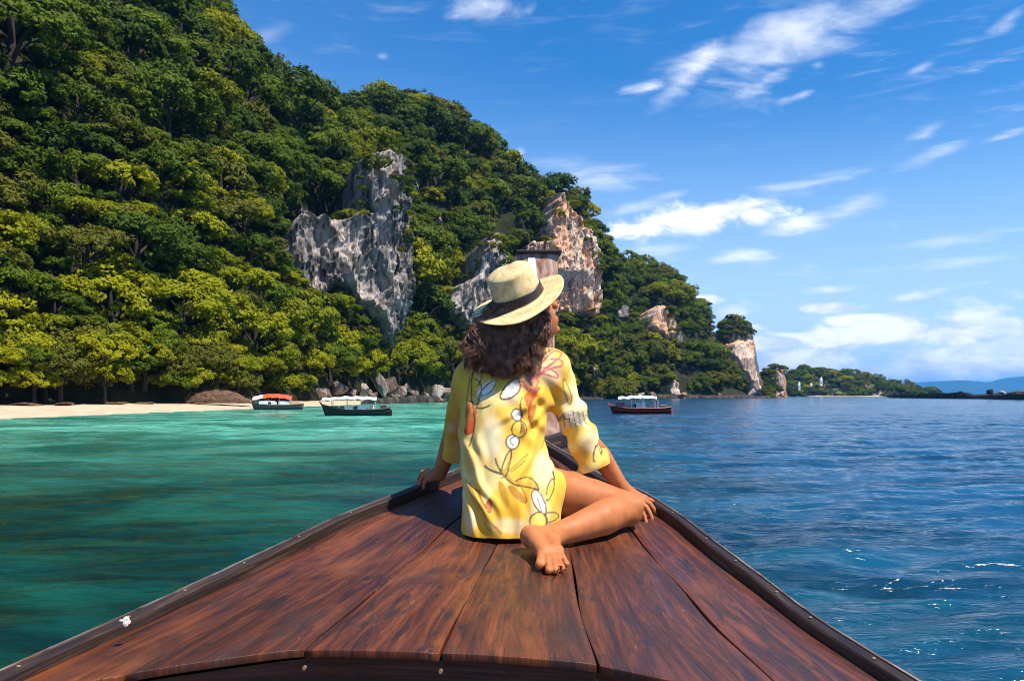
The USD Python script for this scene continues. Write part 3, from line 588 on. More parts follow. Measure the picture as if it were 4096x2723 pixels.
# hide nothing, drop what no ray of the picture can reach
TREES.sort(key=lambda t: -t[1] / t[0][1])
inview = [t for t in TREES if -40 < t[6] < 1064 and -60 < t[7] < 420]
zones = [('grey', 'buttress')]
COLOR = {'lime': 'lime green', 'mid': 'mid green', 'dark': 'dark green', 'olive': 'olive green', 'gold': 'golden yellow'}
FORM = ['rounded', 'spreading', 'domed', 'loose']
SKY = [(-50, -60), (200, 0), (265, 65), (304, 82), (360, 93), (404, 87), (438, 102), (473, 126), (530, 174), (582, 204), (600, 250), (1100, 390)]
def tree_label(t):
    px, py = t[6], t[7]
    if t[5] == 'gold': return {0: 'bright golden flowering tree high on the ridge under the sky', 1: 'orange yellow flowering tree below the grey rock buttress', 2: 'yellow tinged tree on the upper slope of the ridge'}[0 if px < 300 and py < 150 else 1 if py > 250 else 2]
    top = max(float(np.interp(px, *zip(*SKY))), 0); q = (py - top) / (398 - top)
    hgt = ['at the very top', 'just below the top', 'high up', 'above mid slope', 'at mid slope', 'below mid slope', 'low down', 'just above the shore'][int(np.clip(q * 8, 0, 7))]
    cols = [(22, 'at the left picture edge'), (55, 'near the left picture edge'), (90, 'over the left beach end'), (125, 'over the left half of the beach'), (160, 'over the seaweed heaps'), (200, 'left of the brush mound'), (240, 'over the brush mound'), (272, 'over the orange canopy'), (300, 'right of the orange canopy'), (335, 'left of the pale rock wall'), (362, 'in line with the pale rock wall'), (400, 'in line with the grey buttress'), (440, 'right of the grey buttress'), (480, 'left of the straw hat'), (540, 'behind the straw hat'), (600, 'beside the orange cliff'), (1200, 'right of the orange cliff')]
    wh = next(c for x, c in cols if px < x); size = 'large ' if t[1] > 4.2 else 'small ' if t[1] < 2.7 else ''
    return f'{size}{COLOR[t[2]]} {FORM[t[3]]} tree {hgt} {wh}'
NTREE = 300
seen, groups = {}, {}
single = [t for t in inview if t[5] == 'gold'] + [t for t in inview if t[5] != 'gold'][:NTREE - 3]
ids = {id(t) for t in single}
for t in single:
    nm = numbered('/World', {'gold': 'flowering_tree', 'shore': 'shore_tree'}.get(t[5], 'jungle_tree'))
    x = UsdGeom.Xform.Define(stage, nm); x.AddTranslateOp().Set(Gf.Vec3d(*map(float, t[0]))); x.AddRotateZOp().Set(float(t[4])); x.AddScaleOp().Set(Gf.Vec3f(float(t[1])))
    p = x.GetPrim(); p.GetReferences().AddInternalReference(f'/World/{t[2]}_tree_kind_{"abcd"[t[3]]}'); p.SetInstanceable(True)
    lab = tree_label(t); setdata(p, label=lab, category='tree', group=lab.replace(' tree ', ' trees ', 1))
rest = [t for t in TREES if id(t) not in ids]
pi = UsdGeom.PointInstancer.Define(stage, '/World/jungle_canopy'); setdata(pi.GetPrim(), kind='stuff', label='dense green jungle canopy covering the limestone hills', category='forest')
keys = [(k, i) for k in m_leaf for i in range(4)]
for k, i in keys:
    p = f'/World/jungle_canopy/{k}_crown_{"abcd"[i]}'; usdkit.mesh(stage, p, TREE_SHAPES[i], m_leaf[k]); pi.GetPrototypesRel().AddTarget(p)
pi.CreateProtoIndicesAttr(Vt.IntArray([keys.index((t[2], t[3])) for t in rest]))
pi.CreatePositionsAttr(Vt.Vec3fArray.FromNumpy(np.array([t[0] for t in rest], np.float32)))
pi.CreateScalesAttr(Vt.Vec3fArray.FromNumpy(np.array([[t[1]] * 3 for t in rest], np.float32)))
pi.CreateOrientationsAttr(Vt.QuathArray([Gf.Quath(math.cos(math.radians(t[4]) / 2), 0, 0, math.sin(math.radians(t[4]) / 2)) for t in rest]))
print('trees', len(TREES), 'in view', len(inview), 'single', len(single))

# ------------------------------------------------------------------ the wooden boat under the camera
YS = np.array([.6, .9, 1.3, 1.6, 2.0, 2.3, 2.6, 2.9, 3.3, 3.7, 4.05]); ZS = np.array([-.492, -.49, -.485, -.475, -.455, -.428, -.380, -.320, -.258, -.212, -.168])
rail_z = PchipInterpolator(YS, ZS)
def rail_curve(pts):
    yy = np.linspace(.6, 4.05, 1500); row = HZ - F * rail_z(yy) / yy; out = []
    for px, py in pts:
        Y = float(np.interp(-py, -row, yy)); out.append((Y, (px - 512) / F * Y))
    out.sort(); a = np.array(out); return PchipInterpolator(a[:, 0], a[:, 1], extrapolate=True)
rail_L = rail_curve([(-190, 752), (0, 670), (126, 614), (215, 573), (321, 523), (423, 482), (460, 467), (503, 449), (538, 438)])
rail_R = rail_curve([(1035, 752), (918, 680), (816, 616), (764, 577), (695, 525), (647, 493), (603, 475), (566, 452), (543, 438)])
def deck_z(Y, u): return rail_z(Y) - np.interp(Y, [1.2, 1.5, 2.2], [.022, .024, .035]) + np.interp(Y, [1.2, 1.4, 2.0, 2.4, 4], [.046, .043, .024, .006, .0]) * (1 - u ** 2)
RW = .024
def deck_xyz(Y, u):
    l, r = rail_L(Y) + RW, rail_R(Y) - RW; r = np.maximum(r, l + .02)
    return np.stack([(l + r) / 2 + u * (r - l) / 2, Y, CH + deck_z(Y, u)], -1)
def deck_at(x, y):
    l, r = float(rail_L(y)) + RW, float(rail_R(y)) - RW; return float(deck_z(y, np.clip((2 * x - l - r) / (r - l), -1, 1)))
def wood(name, ramp, rough=.44, spec=.45, gx=42., gy=2.2, blot=.85, bump=.0026, warm=.5, scuff=.42):
    """timber in the plank's own coordinates (metres across, metres along): grain, dark weather stains, pale scuffs"""
    N, K = {'uv': ('uvmap', {'attribute': 'st'})}, []
    def nz(nm, sc, detail=6, rgh=.6, dist=0., loc=(0, 0, 0)):
        N[nm + 'm'] = ('mapping', {'scale': sc, 'location': loc}); K.append(('uv.UV', nm + 'm.vector'))
        N[nm] = ('noise_texture', {'scale': 1., 'detail': float(detail), 'roughness': rgh, 'distortion': dist}); K.append((nm + 'm.vector', nm + '.vector'))
    nz('g', (gx, gy, 1), 7, .66, .7); nz('b', (11., 2.0, 1), 6, .68, .8, (3, 7, 0)); nz('f', (170, 7, 1), 4, .6, .2); nz('w', (3.2, 1.2, 1), 5, .62, .5, (9, 2, 0)); nz('s', (95, 22, 1), 4, .65, 1.2, (1, 5, 0)); nz('k', (34., 5.0, 1), 5, .68, .9, (13, 1, 0))
    N['r'] = ('rgb_ramp', {'ramp': ramp}); K.append(('g.fac', 'r.fac'))
    def stain(nm, src, lo, hi, amt, colr, prev):
        N[nm + 'r'] = ('map_range', {'range_type': 'smoothstep', 'from_min': lo, 'from_max': hi, 'to_min': 0., 'to_max': amt, 'clamp': True}); K.append((src, nm + 'r.value'))
        N[nm + 'x'] = ('mix_color', {'blend_type': 'mix', 'b': colr}); K.extend([(nm + 'r.result', nm + 'x.fac'), (prev, nm + 'x.a')]); return nm + 'x.result'
    c = stain('d1', 'b.fac', .53, .68, blot, (.022, .012, .012), 'r.color')
    c = stain('d2', 'k.fac', .53, .64, .82, (.016, .009, .010), c)
    c = stain('d3', 'w.fac', .50, .70, warm, (.25, .072, .016), c)
    c = stain('d4', 's.fac', .63, .74, scuff, (.25, .14, .095), c)
    c = stain('d5', 'f.fac', .52, .70, .55, (.020, .008, .006), c)
    N['h'] = ('math', {'math_type': 'multiply_add', 'value2': .6}); K += [('f.fac', 'h.value1'), ('g.fac', 'h.value3')]
    N['bu'] = ('bump', {'strength': .9, 'distance': bump}); K.append(('h.value', 'bu.height'))
    N['rr'] = ('map_range', {'from_min': .35, 'from_max': .65, 'to_min': rough - .08, 'to_max': rough + .18, 'clamp': True}); K.append(('b.fac', 'rr.value'))
    N['p'] = ('principled_bsdf', {'specular_ior_level': spec}); K += [(c, 'p.base_color'), ('rr.result', 'p.roughness'), ('bu.normal', 'p.normal')]
    return usdkit.material(stage, L + name, N, K, surface='p.BSDF')
m_plank = [wood('deck_wood_' + w, [(.30, tuple(np.array((.014, .0045, .0030)) * k)), (.48, tuple(np.array((.064, .0155, .0058)) * k)), (.70, tuple(np.array((.165, .042, .0105)) * k))]) for w, k in (('red', 1.0), ('dark', .82), ('warm', 1.12))]
m_rail = wood('rail_wood', [(.3, (.007, .004, .003)), (.5, (.024, .013, .009)), (.72, (.095, .054, .036))], .5, .4, 60, 3., warm=0., scuff=.12)
m_edge = wood('worn_rail_edge', [(.3, (.03, .024, .02)), (.5, (.13, .105, .09)), (.72, (.30, .26, .23))], .7, .3, 60, 6., blot=.5)
m_hull = wood('hull_wood', [(.3, (.02, .012, .009)), (.5, (.06, .025, .014)), (.72, (.11, .05, .028))], .5, .4, 8, 1.2)
m_butt = wood('worn_plank_end', [(.3, (.05, .030, .020)), (.5, (.17, .10, .060)), (.72, (.33, .21, .13))], .7, .3, 30, 30., blot=.5)
boat = thing('longtail_boat', 'varnished reddish brown wooden boat bow with curved dark rails, seen from inside', 'boat', (0, 1.4, CH - .5))
EDGE_U, EDGE_Y = [-1, -.74, -.37, -.03, .335, .45, .72, 1], [1.30, 1.374, 1.455, 1.420, 1.374, 1.325, 1.23, 1.12]
SEAMS = [-1.0, -.74, -.37, -.03, .335, .72, 1.0]
for i in range(6):
    u0, u1 = SEAMS[i], SEAMS[i + 1]; nu, ny = 13, 110
    tt = np.linspace(0, 1, ny)[:, None]; w = np.linspace(0, 1, nu)[None, :]
    # ends run to the stem; a gap of a few millimetres between the planks
    Umid = u0 + (u1 - u0) * w + 0 * tt
    Ye = np.interp(Umid, EDGE_U, EDGE_Y); Y = Ye + (3.86 - Ye) * tt
    half = (rail_R(Y) - rail_L(Y)) / 2 - RW; gap = np.minimum(.0028 / np.maximum(half, .02), .2 * (u1 - u0))
    wob = .0016 * np.sin(Y * 9 + i * 2.1) / np.maximum(half, .05)
    U = np.clip(u0 + gap * (u0 > -1) + wob + (u1 - u0 - gap * ((u0 > -1) * 1. + (u1 < 1) * 1.)) * w, -1, 1)
    top = deck_xyz(Y, U); top[..., 2] += .0012 * np.sin(Y * 5 + i) + .0015 * (i % 2) - .0018 * (np.abs(2 * w - 1) ** 6)
    V = top.reshape(-1, 3); f = [grid_faces(ny, nu)]
    ring = np.concatenate([np.arange(nu), np.arange(1, ny) * nu + nu - 1, (ny - 1) * nu + np.arange(nu - 2, -1, -1), np.arange(ny - 2, 0, -1) * nu])
    R0 = V[ring]; cen = np.roll(R0, -1, 0) - np.roll(R0, 1, 0); out = np.stack([cen[:, 1], -cen[:, 0], 0 * cen[:, 0]], 1); out /= np.maximum(np.linalg.norm(out, axis=1, keepdims=True), 1e-9)
    if ((R0 - R0.mean(0)) * out).sum() < 0: out = -out
    r1 = R0 + out * .0012 - [0, 0, .0018]; r2 = R0 + out * .0014 - [0, 0, .014]; r3 = R0 - out * .002 - [0, 0, .016]
    n0 = len(V); m = len(ring); V = np.vstack([V, r1, r2, r3]); idx = np.arange(m); nxt = (idx + 1) % m
    loops = [ring, n0 + idx, n0 + m + idx, n0 + 2 * m + idx]
    for a, b in zip(loops, loops[1:]):
        f.append(np.stack([a[idx], b[idx], b[nxt]], 1)); f.append(np.stack([a[idx], b[nxt], a[nxt]], 1))
    f = np.vstack(f); fn = np.cross(V[f[:, 1]] - V[f[:, 0]], V[f[:, 2]] - V[f[:, 0]])
    topf = f[:len(grid_faces(ny, nu))]
    if np.cross(V[topf[0, 1]] - V[topf[0, 0]], V[topf[0, 2]] - V[topf[0, 0]])[2] < 0: f[:len(topf)] = topf[:, ::-1]
    sf = f[len(topf):]; c = V[sf].mean(1) - V.mean(0); sn = np.cross(V[sf[:, 1]] - V[sf[:, 0]], V[sf[:, 2]] - V[sf[:, 0]])
    # sides face out: compare with the ring's outward vectors
    ro = np.vstack([out, out, out, out])[np.clip((sf[:, 0] >= n0) * ((sf[:, 0] - n0) % m), 0, m - 1)]
    look = {int(k): j for j, k in enumerate(ring)}; j = np.array([look.get(int(q), (int(q) - n0) % m) for q in sf[:, 0]]); flip = (sn * out[j]).sum(1) < 0
    sf[flip] = sf[flip][:, ::-1]; f[len(topf):] = sf
    # grain runs along the plank, so measure across it from its own middle line
    uu = (V[:, 0] - rail_L(np.clip(V[:, 1], .9, 4))) / np.maximum(rail_R(np.clip(V[:, 1], .9, 4)) - rail_L(np.clip(V[:, 1], .9, 4)), .03)
    uv = np.stack([uu * 1.25 + 3.1 * i, V[:, 1] + 1.7 * i], 1)
    part('deck_plank', (V, f), m_plank[[0, 1, 2, 0, 1, 0][i]], boat, smooth=True, uv=uv)
def sweep_rail(curve, sgn, prof, name, m, y0=.7, y1=4.02, n=150, jag=0., seed=0, **kw):
    """prof: (inward, up) corners of the section"""
    y = np.linspace(y0, y1, n); x = curve(y); z = CH + rail_z(y); prof = np.array(prof, float); k = len(prof)
    if jag:
        j = jag * (meshkit.fbm(np.stack([y * 9, y * 0 + seed, y * 0], -1), 4, seed) - .5); 
    else: j = np.zeros(n)
    tx = np.gradient(x, y); ln = np.sqrt(1 + tx ** 2); ix, iy = sgn / ln, -sgn * tx / ln     # horizontal, inward
    v = np.stack([x[:, None] + ix[:, None] * prof[None, :, 0], y[:, None] + iy[:, None] * prof[None, :, 0], z[:, None] + prof[None, :, 1] + j[:, None]], -1).reshape(-1, 3)
    f = grid_faces(n, k, True); c0, c1 = np.arange(k), (n - 1) * k + np.arange(k)
    f = np.vstack([f] + [[[c0[0], c0[a], c0[a + 1]]] for a in range(1, k - 1)] + [[[c1[0], c1[a + 1], c1[a]]] for a in range(1, k - 1)])
    mm = trimesh.Trimesh(v, f, process=False)
    if mm.volume < 0: f = f[:, ::-1]
    per = np.cumsum(np.r_[0, np.linalg.norm(np.diff(prof, axis=0), axis=1)])
    uv = np.stack([np.tile(per, n), np.repeat(y, k)], 1)
    part(name, (v, f), m, boat, uv=uv, **kw)
for curve, sg, sd in ((rail_L, 1, 3), (rail_R, -1, 8)):
    sweep_rail(curve, sg, [(.004, -.07), (.002, -.005), (.006, 0), (.0225, -.003), (.0255, -.007), (.0255, -.046), (.022, -.07)], 'rail', m_rail, jag=.003, seed=sd)
    sweep_rail(curve, sg, [(-.006, -.05), (-.006, -.003), (-.004, .001), (.0015, .001), (.0015, -.05)], 'rail_edge', m_edge, jag=.003, seed=sd)
# hull sides down to the water
y = np.linspace(.55, 4.12, 60); mid = (rail_L(y) + rail_R(y)) / 2
for sg, curve in ((-1, rail_L), (1, rail_R)):
    t = np.linspace(0, 1, 14); x = curve(y)
    taper = np.interp(y, [.5, 2.5, 4.1], [.78, .5, .25])
    X = x[:, None] + sg * .001 + (mid - x)[:, None] * (1 - taper)[:, None] * t[None] ** 1.3; Zt = CH + rail_z(y) - .012; Z = Zt[:, None] * (1 - t[None]) + (-.35) * t[None]
    YY = y[:, None] - .9 * t[None] * smoothstep(1.5, 4.1, y)[:, None]
    v = np.stack([X, YY, Z], -1).reshape(-1, 3); f = grid_faces(60, 14)
    if (np.cross(v[f[5, 1]] - v[f[5, 0]], v[f[5, 2]] - v[f[5, 0]])[0]) * sg < 0: f = f[:, ::-1]
    part('hull_side', (v, f), m_hull, boat, smooth=True, uv=np.stack([v[:, 2], v[:, 1]], 1))
# cross board and bilge under the after end of the deck
u = np.linspace(-1, 1, 40); Ye = np.interp(u, EDGE_U, EDGE_Y) + .045; a = deck_xyz(Ye, u); a[:, 2] -= .030
rows = [a - [0, 0, d] for d in (0, .10, .22, .5)]; v = np.vstack(rows); f = grid_faces(4, 40)
if np.cross(v[f[0, 1]] - v[f[0, 0]], v[f[0, 2]] - v[f[0, 0]])[1] > 0: f = f[:, ::-1]
part('cross_board', (v, f), m_plank[0], boat, smooth=True, uv=np.stack([v[:, 2] * 2, v[:, 0]], 1))
l0, r0 = float(rail_L(1.0)), float(rail_R(1.0))
v = np.array([[l0, .3, CH - .98], [r0, .3, CH - .98], [r0, 1.7, CH - .98], [l0, 1.7, CH - .98]]); p = part('bilge_board', (v, np.array([[0, 1, 2], [0, 2, 3]])), m_hull, boat)
# little pegs at the plank ends
m_peg = mat('old_iron', (.20, .11, .06), .7)
for us in SEAMS[1:5]:
    Ye = float(np.interp(us, EDGE_U, EDGE_Y)); q = deck_xyz(np.array(Ye), np.array(us)); part('peg', tube([q + [0, -.004, -.034], q + [0, .03, -.034]], .0035, 8), m_peg, boat, smooth=40)
# stem: block where the rails meet and the tall post behind the straw hat
m_stem = noisy('weathered_pink_paint', [(.30, (.09, .045, .032)), (.42, (.22, .115, .08)), (.55, (.37, .23, .175)), (.70, (.50, .37, .31))], 16, .8, .2, bump=.008, bscale=22, stretch=(1, 1, .30), dist=1.4, nrough=.7)
m_white = noisy('chalky_white_paint', [(.3, (.55, .52, .52)), (.7, (.82, .82, .84))], 9, .7, .3, stretch=(1, 1, .3))
def post(cols, Yt, dy):
    """cols: (row, left, right) in the picture from top down; depth shrinks from Yt at the top"""
    rings = []
    rows = np.array(cols, float); rr = np.linspace(rows[0, 0], rows[-1, 0], 46)
    for r in rr:
        l, rgt = np.interp(r, rows[:, 0], rows[:, 1]), np.interp(r, rows[:, 0], rows[:, 2]); t = (r - rows[0, 0]) / (rows[-1, 0] - rows[0, 0]); Y = Yt - (Yt - 4.0) * t
        c = P((l + rgt) / 2, r, Y); hw = (rgt - l) / 2 / F * Y; a = np.linspace(0, 2 * np.pi, 28, endpoint=False)
        sx = np.sign(np.cos(a)) * np.abs(np.cos(a)) ** .5; sy = np.sign(np.sin(a)) * np.abs(np.sin(a)) ** .6
        rings.append(np.stack([c[0] + hw * sx, c[1] + dy * (1 + .5 * t) * sy, c[2] + 0 * a], 1))
    v = np.vstack(rings); f = grid_faces(46, 28, True); k = len(v); v = np.vstack([v, rings[0].mean(0), rings[-1].mean(0)]); i = np.arange(28); j = (i + 1) % 28
    f = np.vstack([f, np.stack([i, j, np.full(28, k)], 1), np.stack([45 * 28 + j, 45 * 28 + i, np.full(28, k + 1)], 1)])
    if trimesh.Trimesh(v, f, process=False).volume < 0: f = f[:, ::-1]
    return v, f
COLS = [(254, 517, 559), (262, 518, 558.5), (290, 519, 556.5), (340, 522, 554.5), (390, 526, 556), (432, 524, 560), (470, 518, 566)]
part('stem_post', post(COLS, 4.3, .045), m_stem, boat, smooth=40)
cA, cB = P(517, 252.2, 4.3), P(560, 253.6, 4.3)
part('stem_cap', rbox((cA[0] + cB[0]) / 2, 4.3, (cA[2] + cB[2]) / 2, cB[0] - cA[0] + .012, .13, .018, .005), m_rail, boat)
pan = [P(px, py, 4.3 - .3 * (py - 254) / 216 - .045 * (1 + .5 * (py - 254) / 216) - o) for px, py in ((528, 257), (535, 257), (538, 284), (537, 297), (527, 297), (528.5, 280)) for o in (.004, -.01)]
part('painted_panel', hull(np.array(pan)), m_white, boat)
# a scrap of white rag knotted round the left rail
k0 = P(126, 619, 1.545); r = np.random.default_rng(4); lumps = []
rag = thing('knotted_rag', 'scrap of white cloth knotted around the left rail of the wooden boat', 'rag', tuple(k0))
m_rag = noisy('rag_cloth', [(.3, (.46, .41, .36)), (.7, (.68, .63, .57))], 60, .9, .1, bump=.003)
for c, s, m_ in (((0, .004, .004), (.013, .011, .011), 'knot'), ((-.016, -.006, -.002), (.014, .006, .006), 'loose_end'), ((.003, -.010, -.016), (.012, .008, .016), 'loose_end'), ((.004, .006, -.012), (.014, .014, .012), 'wrap')):
    g = trimesh.creation.icosphere(3, 1.); s, c = np.array(s) * .42, np.array(c) * .42; n = g.vertices; g.vertices = n * np.array(s) * (1 + .5 * (meshkit.fbm(n * 2.2 + c[0] * 90, 3, 5) - .5))[:, None] + np.array(c) + k0
    part(m_, g, m_rag, rag, smooth=50)

# nail heads along both rails
r = np.random.default_rng(12)
for curve, sg in ((rail_L, 1), (rail_R, -1)):
    for y in np.arange(1.42, 3.3, .235):
        y = y + r.uniform(-.03, .03); g = trimesh.creation.icosphere(1, .0042); g.vertices *= [1, 1, .5]; g.apply_translation([float(curve(y)) + sg * .013, y, CH + float(rail_z(y)) - .0005]); part('nail', g, m_peg, boat, smooth=40)

# ------------------------------------------------------------------ the seated person: distance fields turned into surfaces
class Field:
    def __init__(s, lo, hi, h):
        s.lo, s.h = np.array(lo, float), h; s.n = np.ceil((np.array(hi) - s.lo) / h).astype(int) + 1
        s.d = np.full(s.n, .25, np.float32)
    def box(s, lo, hi):
        a = np.clip(np.floor((np.array(lo) - s.lo) / s.h).astype(int), 0, s.n - 1); b = np.clip(np.ceil((np.array(hi) - s.lo) / s.h).astype(int) + 1, 1, s.n)
        sl = tuple(slice(i, j) for i, j in zip(a, b)); ax = [s.lo[k] + s.h * np.arange(a[k], b[k]) for k in range(3)]
        return sl, np.stack(np.meshgrid(*ax, indexing='ij'), -1)
    def join(s, sl, d, k):
        a = s.d[sl]; h = np.clip(.5 + .5 * (d - a) / k, 0, 1); s.d[sl] = a * h + d * (1 - h) - k * h * (1 - h)
    def limb(s, pts, rad, k=.02):
        pts = np.array(pts, float); rad = np.broadcast_to(np.array(rad, float), len(pts)); m = rad.max() + k * 1.5 + .02
        sl, p = s.box(pts.min(0) - m, pts.max(0) + m); d = None
        for a, b, ra, rb in zip(pts, pts[1:], rad, rad[1:]):
            ab = b - a; t = np.clip(((p - a) @ ab) / max(ab @ ab, 1e-12), 0, 1); t2 = t
            e = np.linalg.norm(p - a - t[..., None] * ab, axis=-1) - (ra + (rb - ra) * t2)
            d = e if d is None else np.minimum(d, e)
        s.join(sl, d, k)
    def blob(s, c, r, k=.02, R=None):
        c, r = np.array(c, float), np.array(r, float); m = r.max() + k * 1.5 + .02; sl, p = s.box(c - m, c + m); q = p - c
        if R is not None: q = q @ R
        k0 = np.linalg.norm(q / r, axis=-1); k1 = np.maximum(np.linalg.norm(q / r ** 2, axis=-1), 1e-6); s.join(sl, k0 * (k0 - 1) / k1, k)
    def mesh(s):
        d = s.d; neg = d < 0; csh = np.array(d.shape) - 1; cor = [(i, j, k) for i in (0, 1) for j in (0, 1) for k in (0, 1)]; keys = []
        for ax in range(3):
            u, w = [i for i in range(3) if i != ax]; A = [slice(None)] * 3; B = [slice(None)] * 3; A[ax] = slice(0, -1); B[ax] = slice(1, None); e = np.argwhere(neg[tuple(A)] != neg[tuple(B)])
            for du in (0, 1):
                for dw in (0, 1):
                    q = e.copy(); q[:, u] -= du; q[:, w] -= dw; ok = (q >= 0).all(1) & (q < csh).all(1); keys.append(np.ravel_multi_index(q[ok].T, csh))
        key = np.unique(np.concatenate(keys)); ijk = np.stack(np.unravel_index(key, csh), 1); idx = np.full(csh, -1, np.int32); idx[tuple(ijk.T)] = np.arange(len(ijk))
        acc, num = np.zeros((len(ijk), 3)), np.zeros(len(ijk)); dv = {c: d[ijk[:, 0] + c[0], ijk[:, 1] + c[1], ijk[:, 2] + c[2]].astype(float) for c in cor}
        for a in cor:
            for ax in range(3):
                if a[ax]: continue
                b = tuple(1 if i == ax else a[i] for i in range(3)); x, y = dv[a], dv[b]; cr = (x < 0) != (y < 0); t = np.where(cr, x / np.where(cr, x - y, 1), 0)
                pt = np.array(a, float) + t[:, None] * (np.array(b) - np.array(a)); acc += pt * cr[:, None]; num += cr
        v = s.lo + s.h * (ijk + acc / np.maximum(num, 1)[:, None]); F_ = []
        for ax in range(3):
            u, w = [i for i in range(3) if i != ax]; sh = list(d.shape); A = [slice(None)] * 3; B = [slice(None)] * 3
            A[ax] = slice(0, -1); B[ax] = slice(1, None); c = neg[tuple(A)] != neg[tuple(B)]; e = np.argwhere(c); e = e[(e[:, u] > 0) & (e[:, w] > 0) & (e[:, u] < sh[u] - 1) & (e[:, w] < sh[w] - 1)]
            def at(du, dw):
                q = e.copy(); q[:, u] -= du; q[:, w] -= dw; return idx[q[:, 0], q[:, 1], q[:, 2]]
            quad = np.stack([at(1, 1), at(0, 1), at(0, 0), at(1, 0)], 1); inside = neg[e[:, 0], e[:, 1], e[:, 2]]; flip = inside if ax != 1 else ~inside
            quad[~flip] = quad[~flip][:, ::-1]; F_.append(quad)
        q = np.vstack(F_); q = q[(q >= 0).all(1)]; return v, np.vstack([q[:, [0, 1, 2]], q[:, [0, 2, 3]]])
def soften(v, f, n=4):
    m = trimesh.Trimesh(v, f, process=False); trimesh.smoothing.filter_taubin(m, .5, .53, n); return np.array(m.vertices), np.array(m.faces)
def orient(v, f):
    if trimesh.Trimesh(v, f, process=False).volume < 0: f = f[:, ::-1]
    return v, f
Z0 = np.array([0, 0, CH])
def W(*p): return np.array(p, float) + Z0           # from camera relative to world
# joints, from the picture and the depths they lie at
HEAD = np.array([.047, 2.575, .262]); AXIS = np.array([-.37, -.42, .83]); AXIS /= np.linalg.norm(AXIS)
S_R, E_R, W_R = np.array([.140, 2.60, .080]), np.array([.229, 2.590, -.135]), np.array([.366, 2.63, -.306])
S_L, E_L, W_L = np.array([-.135, 2.60, .050]), np.array([-.198, 2.735, -.125]), np.array([-.262, 2.855, -.286])
HIP_R, KNEE, ANK = np.array([.055, 2.62, -.315]), np.array([.352, 2.52, -.364]), np.array([.118, 2.315, -.413])
person = thing('person', 'person in a yellow floral shirt and straw hat sitting on the wooden boat bow', 'person', W(0, 2.52, -.44))
def build_body():
    B = Field((-.40, 1.98, -.50), (.56, 2.98, .42), .0036)
    B.blob((0, 2.56, -.305), (.145, .12, .11), .03); B.limb([(0, 2.56, -.28), (-.02, 2.575, -.1), (0, 2.60, .06)], [.105, .095, .095], .03)
    B.limb([(-.12, 2.6, .055), (.13, 2.6, .085)], .055, .03); B.limb([(.005, 2.60, .08), HEAD - AXIS * .06], [.052, .047], .02)
    # head: skull, jaw, nose, lips, brows, ears; it looks away over the bow
    up = AXIS; fw = np.array([.86, .55, .12]); fw -= up * (fw @ up); fw /= np.linalg.norm(fw); sd = np.cross(fw, up); R = np.stack([sd, fw, up], 1); h = lambda x, y, z: HEAD + R @ np.array([x, y, z])
    B.blob(HEAD, (.073, .092, .088), .01, R); B.blob(h(0, .035, -.055), (.052, .058, .062), .02, R); B.limb([h(0, .088, .005), h(0, .112, -.028)], [.008, .013], .012)
    B.limb([h(-.018, .090, -.062), h(.018, .090, -.062)], [.007, .007], .008); B.limb([h(-.016, .088, -.071), h(.016, .088, -.071)], [.0075, .0075], .008); B.blob(h(0, .078, -.1), (.02, .017, .016), .012, R)
    for s_ in (-1, 1):
        B.limb([h(s_ * .012, .088, .018), h(s_ * .042, .074, .020)], [.007, .006], .01); B.blob(h(s_ * .074, -.004, -.018), (.009, .018, .030), .008, R)
    # arms and hands
    B.limb([S_R, (S_R + E_R) / 2 + [-.006, 0, 0], E_R], [.046, .040, .035], .02); B.limb([E_R, E_R * .62 + W_R * .38 + [.008, -.004, .002], W_R], [.038, .036, .0235], .015)
    B.limb([S_L, (S_L + E_L) / 2, E_L], [.05, .043, .036], .02); B.limb([E_L, E_L * .62 + W_L * .38, W_L], [.036, .034, .024], .015)
    def hand(Wr, K, T, thumb, lift, rr=.0088, palm=.0125):
        K, T = np.array(K), np.array(T)
        for kk in K: B.limb([Wr, kk], [.017, palm], .012)
        B.limb(list(K), palm, .01)
        for i, (a, b) in enumerate(zip(K, T)):
            d = b - a; r = rr * [.88, .98, 1.03, 1.0][i]; B.limb([a, a + d * .42 + np.array(lift), a + d * .74 + np.array(lift) * .7, b], [palm * .86, r, r * .94, r * .82], .0035)
        B.limb([Wr, *thumb], [.017, .0145, .0105, .0085], .008)
    hand(W_R, [(.414, 2.615, -.370), (.428, 2.640, -.362), (.441, 2.664, -.357), (.450, 2.688, -.354)], [(.440, 2.585, -.419), (.4655, 2.620, -.412), (.487, 2.663, -.403), (.499, 2.705, -.392)],
         [(.385, 2.675, -.335), (.412, 2.715, -.36), (.440, 2.742, -.378)], (.004, 0, .010))
    hand(W_L, [(-.292, 2.845, -.300), (-.303, 2.866, -.292), (-.310, 2.888, -.286), (-.311, 2.912, -.284)], [(-.318, 2.838, -.334), (-.336, 2.862, -.328), (-.345, 2.890, -.322), (-.343, 2.925, -.315)],
         [(-.255, 2.905, -.285), (-.272, 2.94, -.30), (-.296, 2.968, -.308)], (-.006, 0, .012))
    # right leg folded on the deck: knee out to the right, sole turned up behind
    B.limb([HIP_R, HIP_R * .55 + KNEE * .45 + [0, .005, .012], KNEE + [-.01, .012, .008]], [.088, .079, .055], .02)
    B.limb([KNEE, KNEE * .68 + ANK * .32 + [.0, -.026, .000], KNEE * .36 + ANK * .64 + [0, -.012, -.002], ANK], [.052, .054, .043, .0315], .012)
    B.blob(KNEE + [.022, -.004, -.004], (.044, .048, .050), .02); B.blob(KNEE + [.048, -.022, .016], (.018, .020, .022), .016); B.blob(ANK + [.012, -.018, .020], (.012, .014, .013), .012)
    heel = np.array([.056, 2.262, -.405]); B.blob(heel, (.030, .034, .031), .016); B.limb([ANK, heel], [.032, .027], .016)
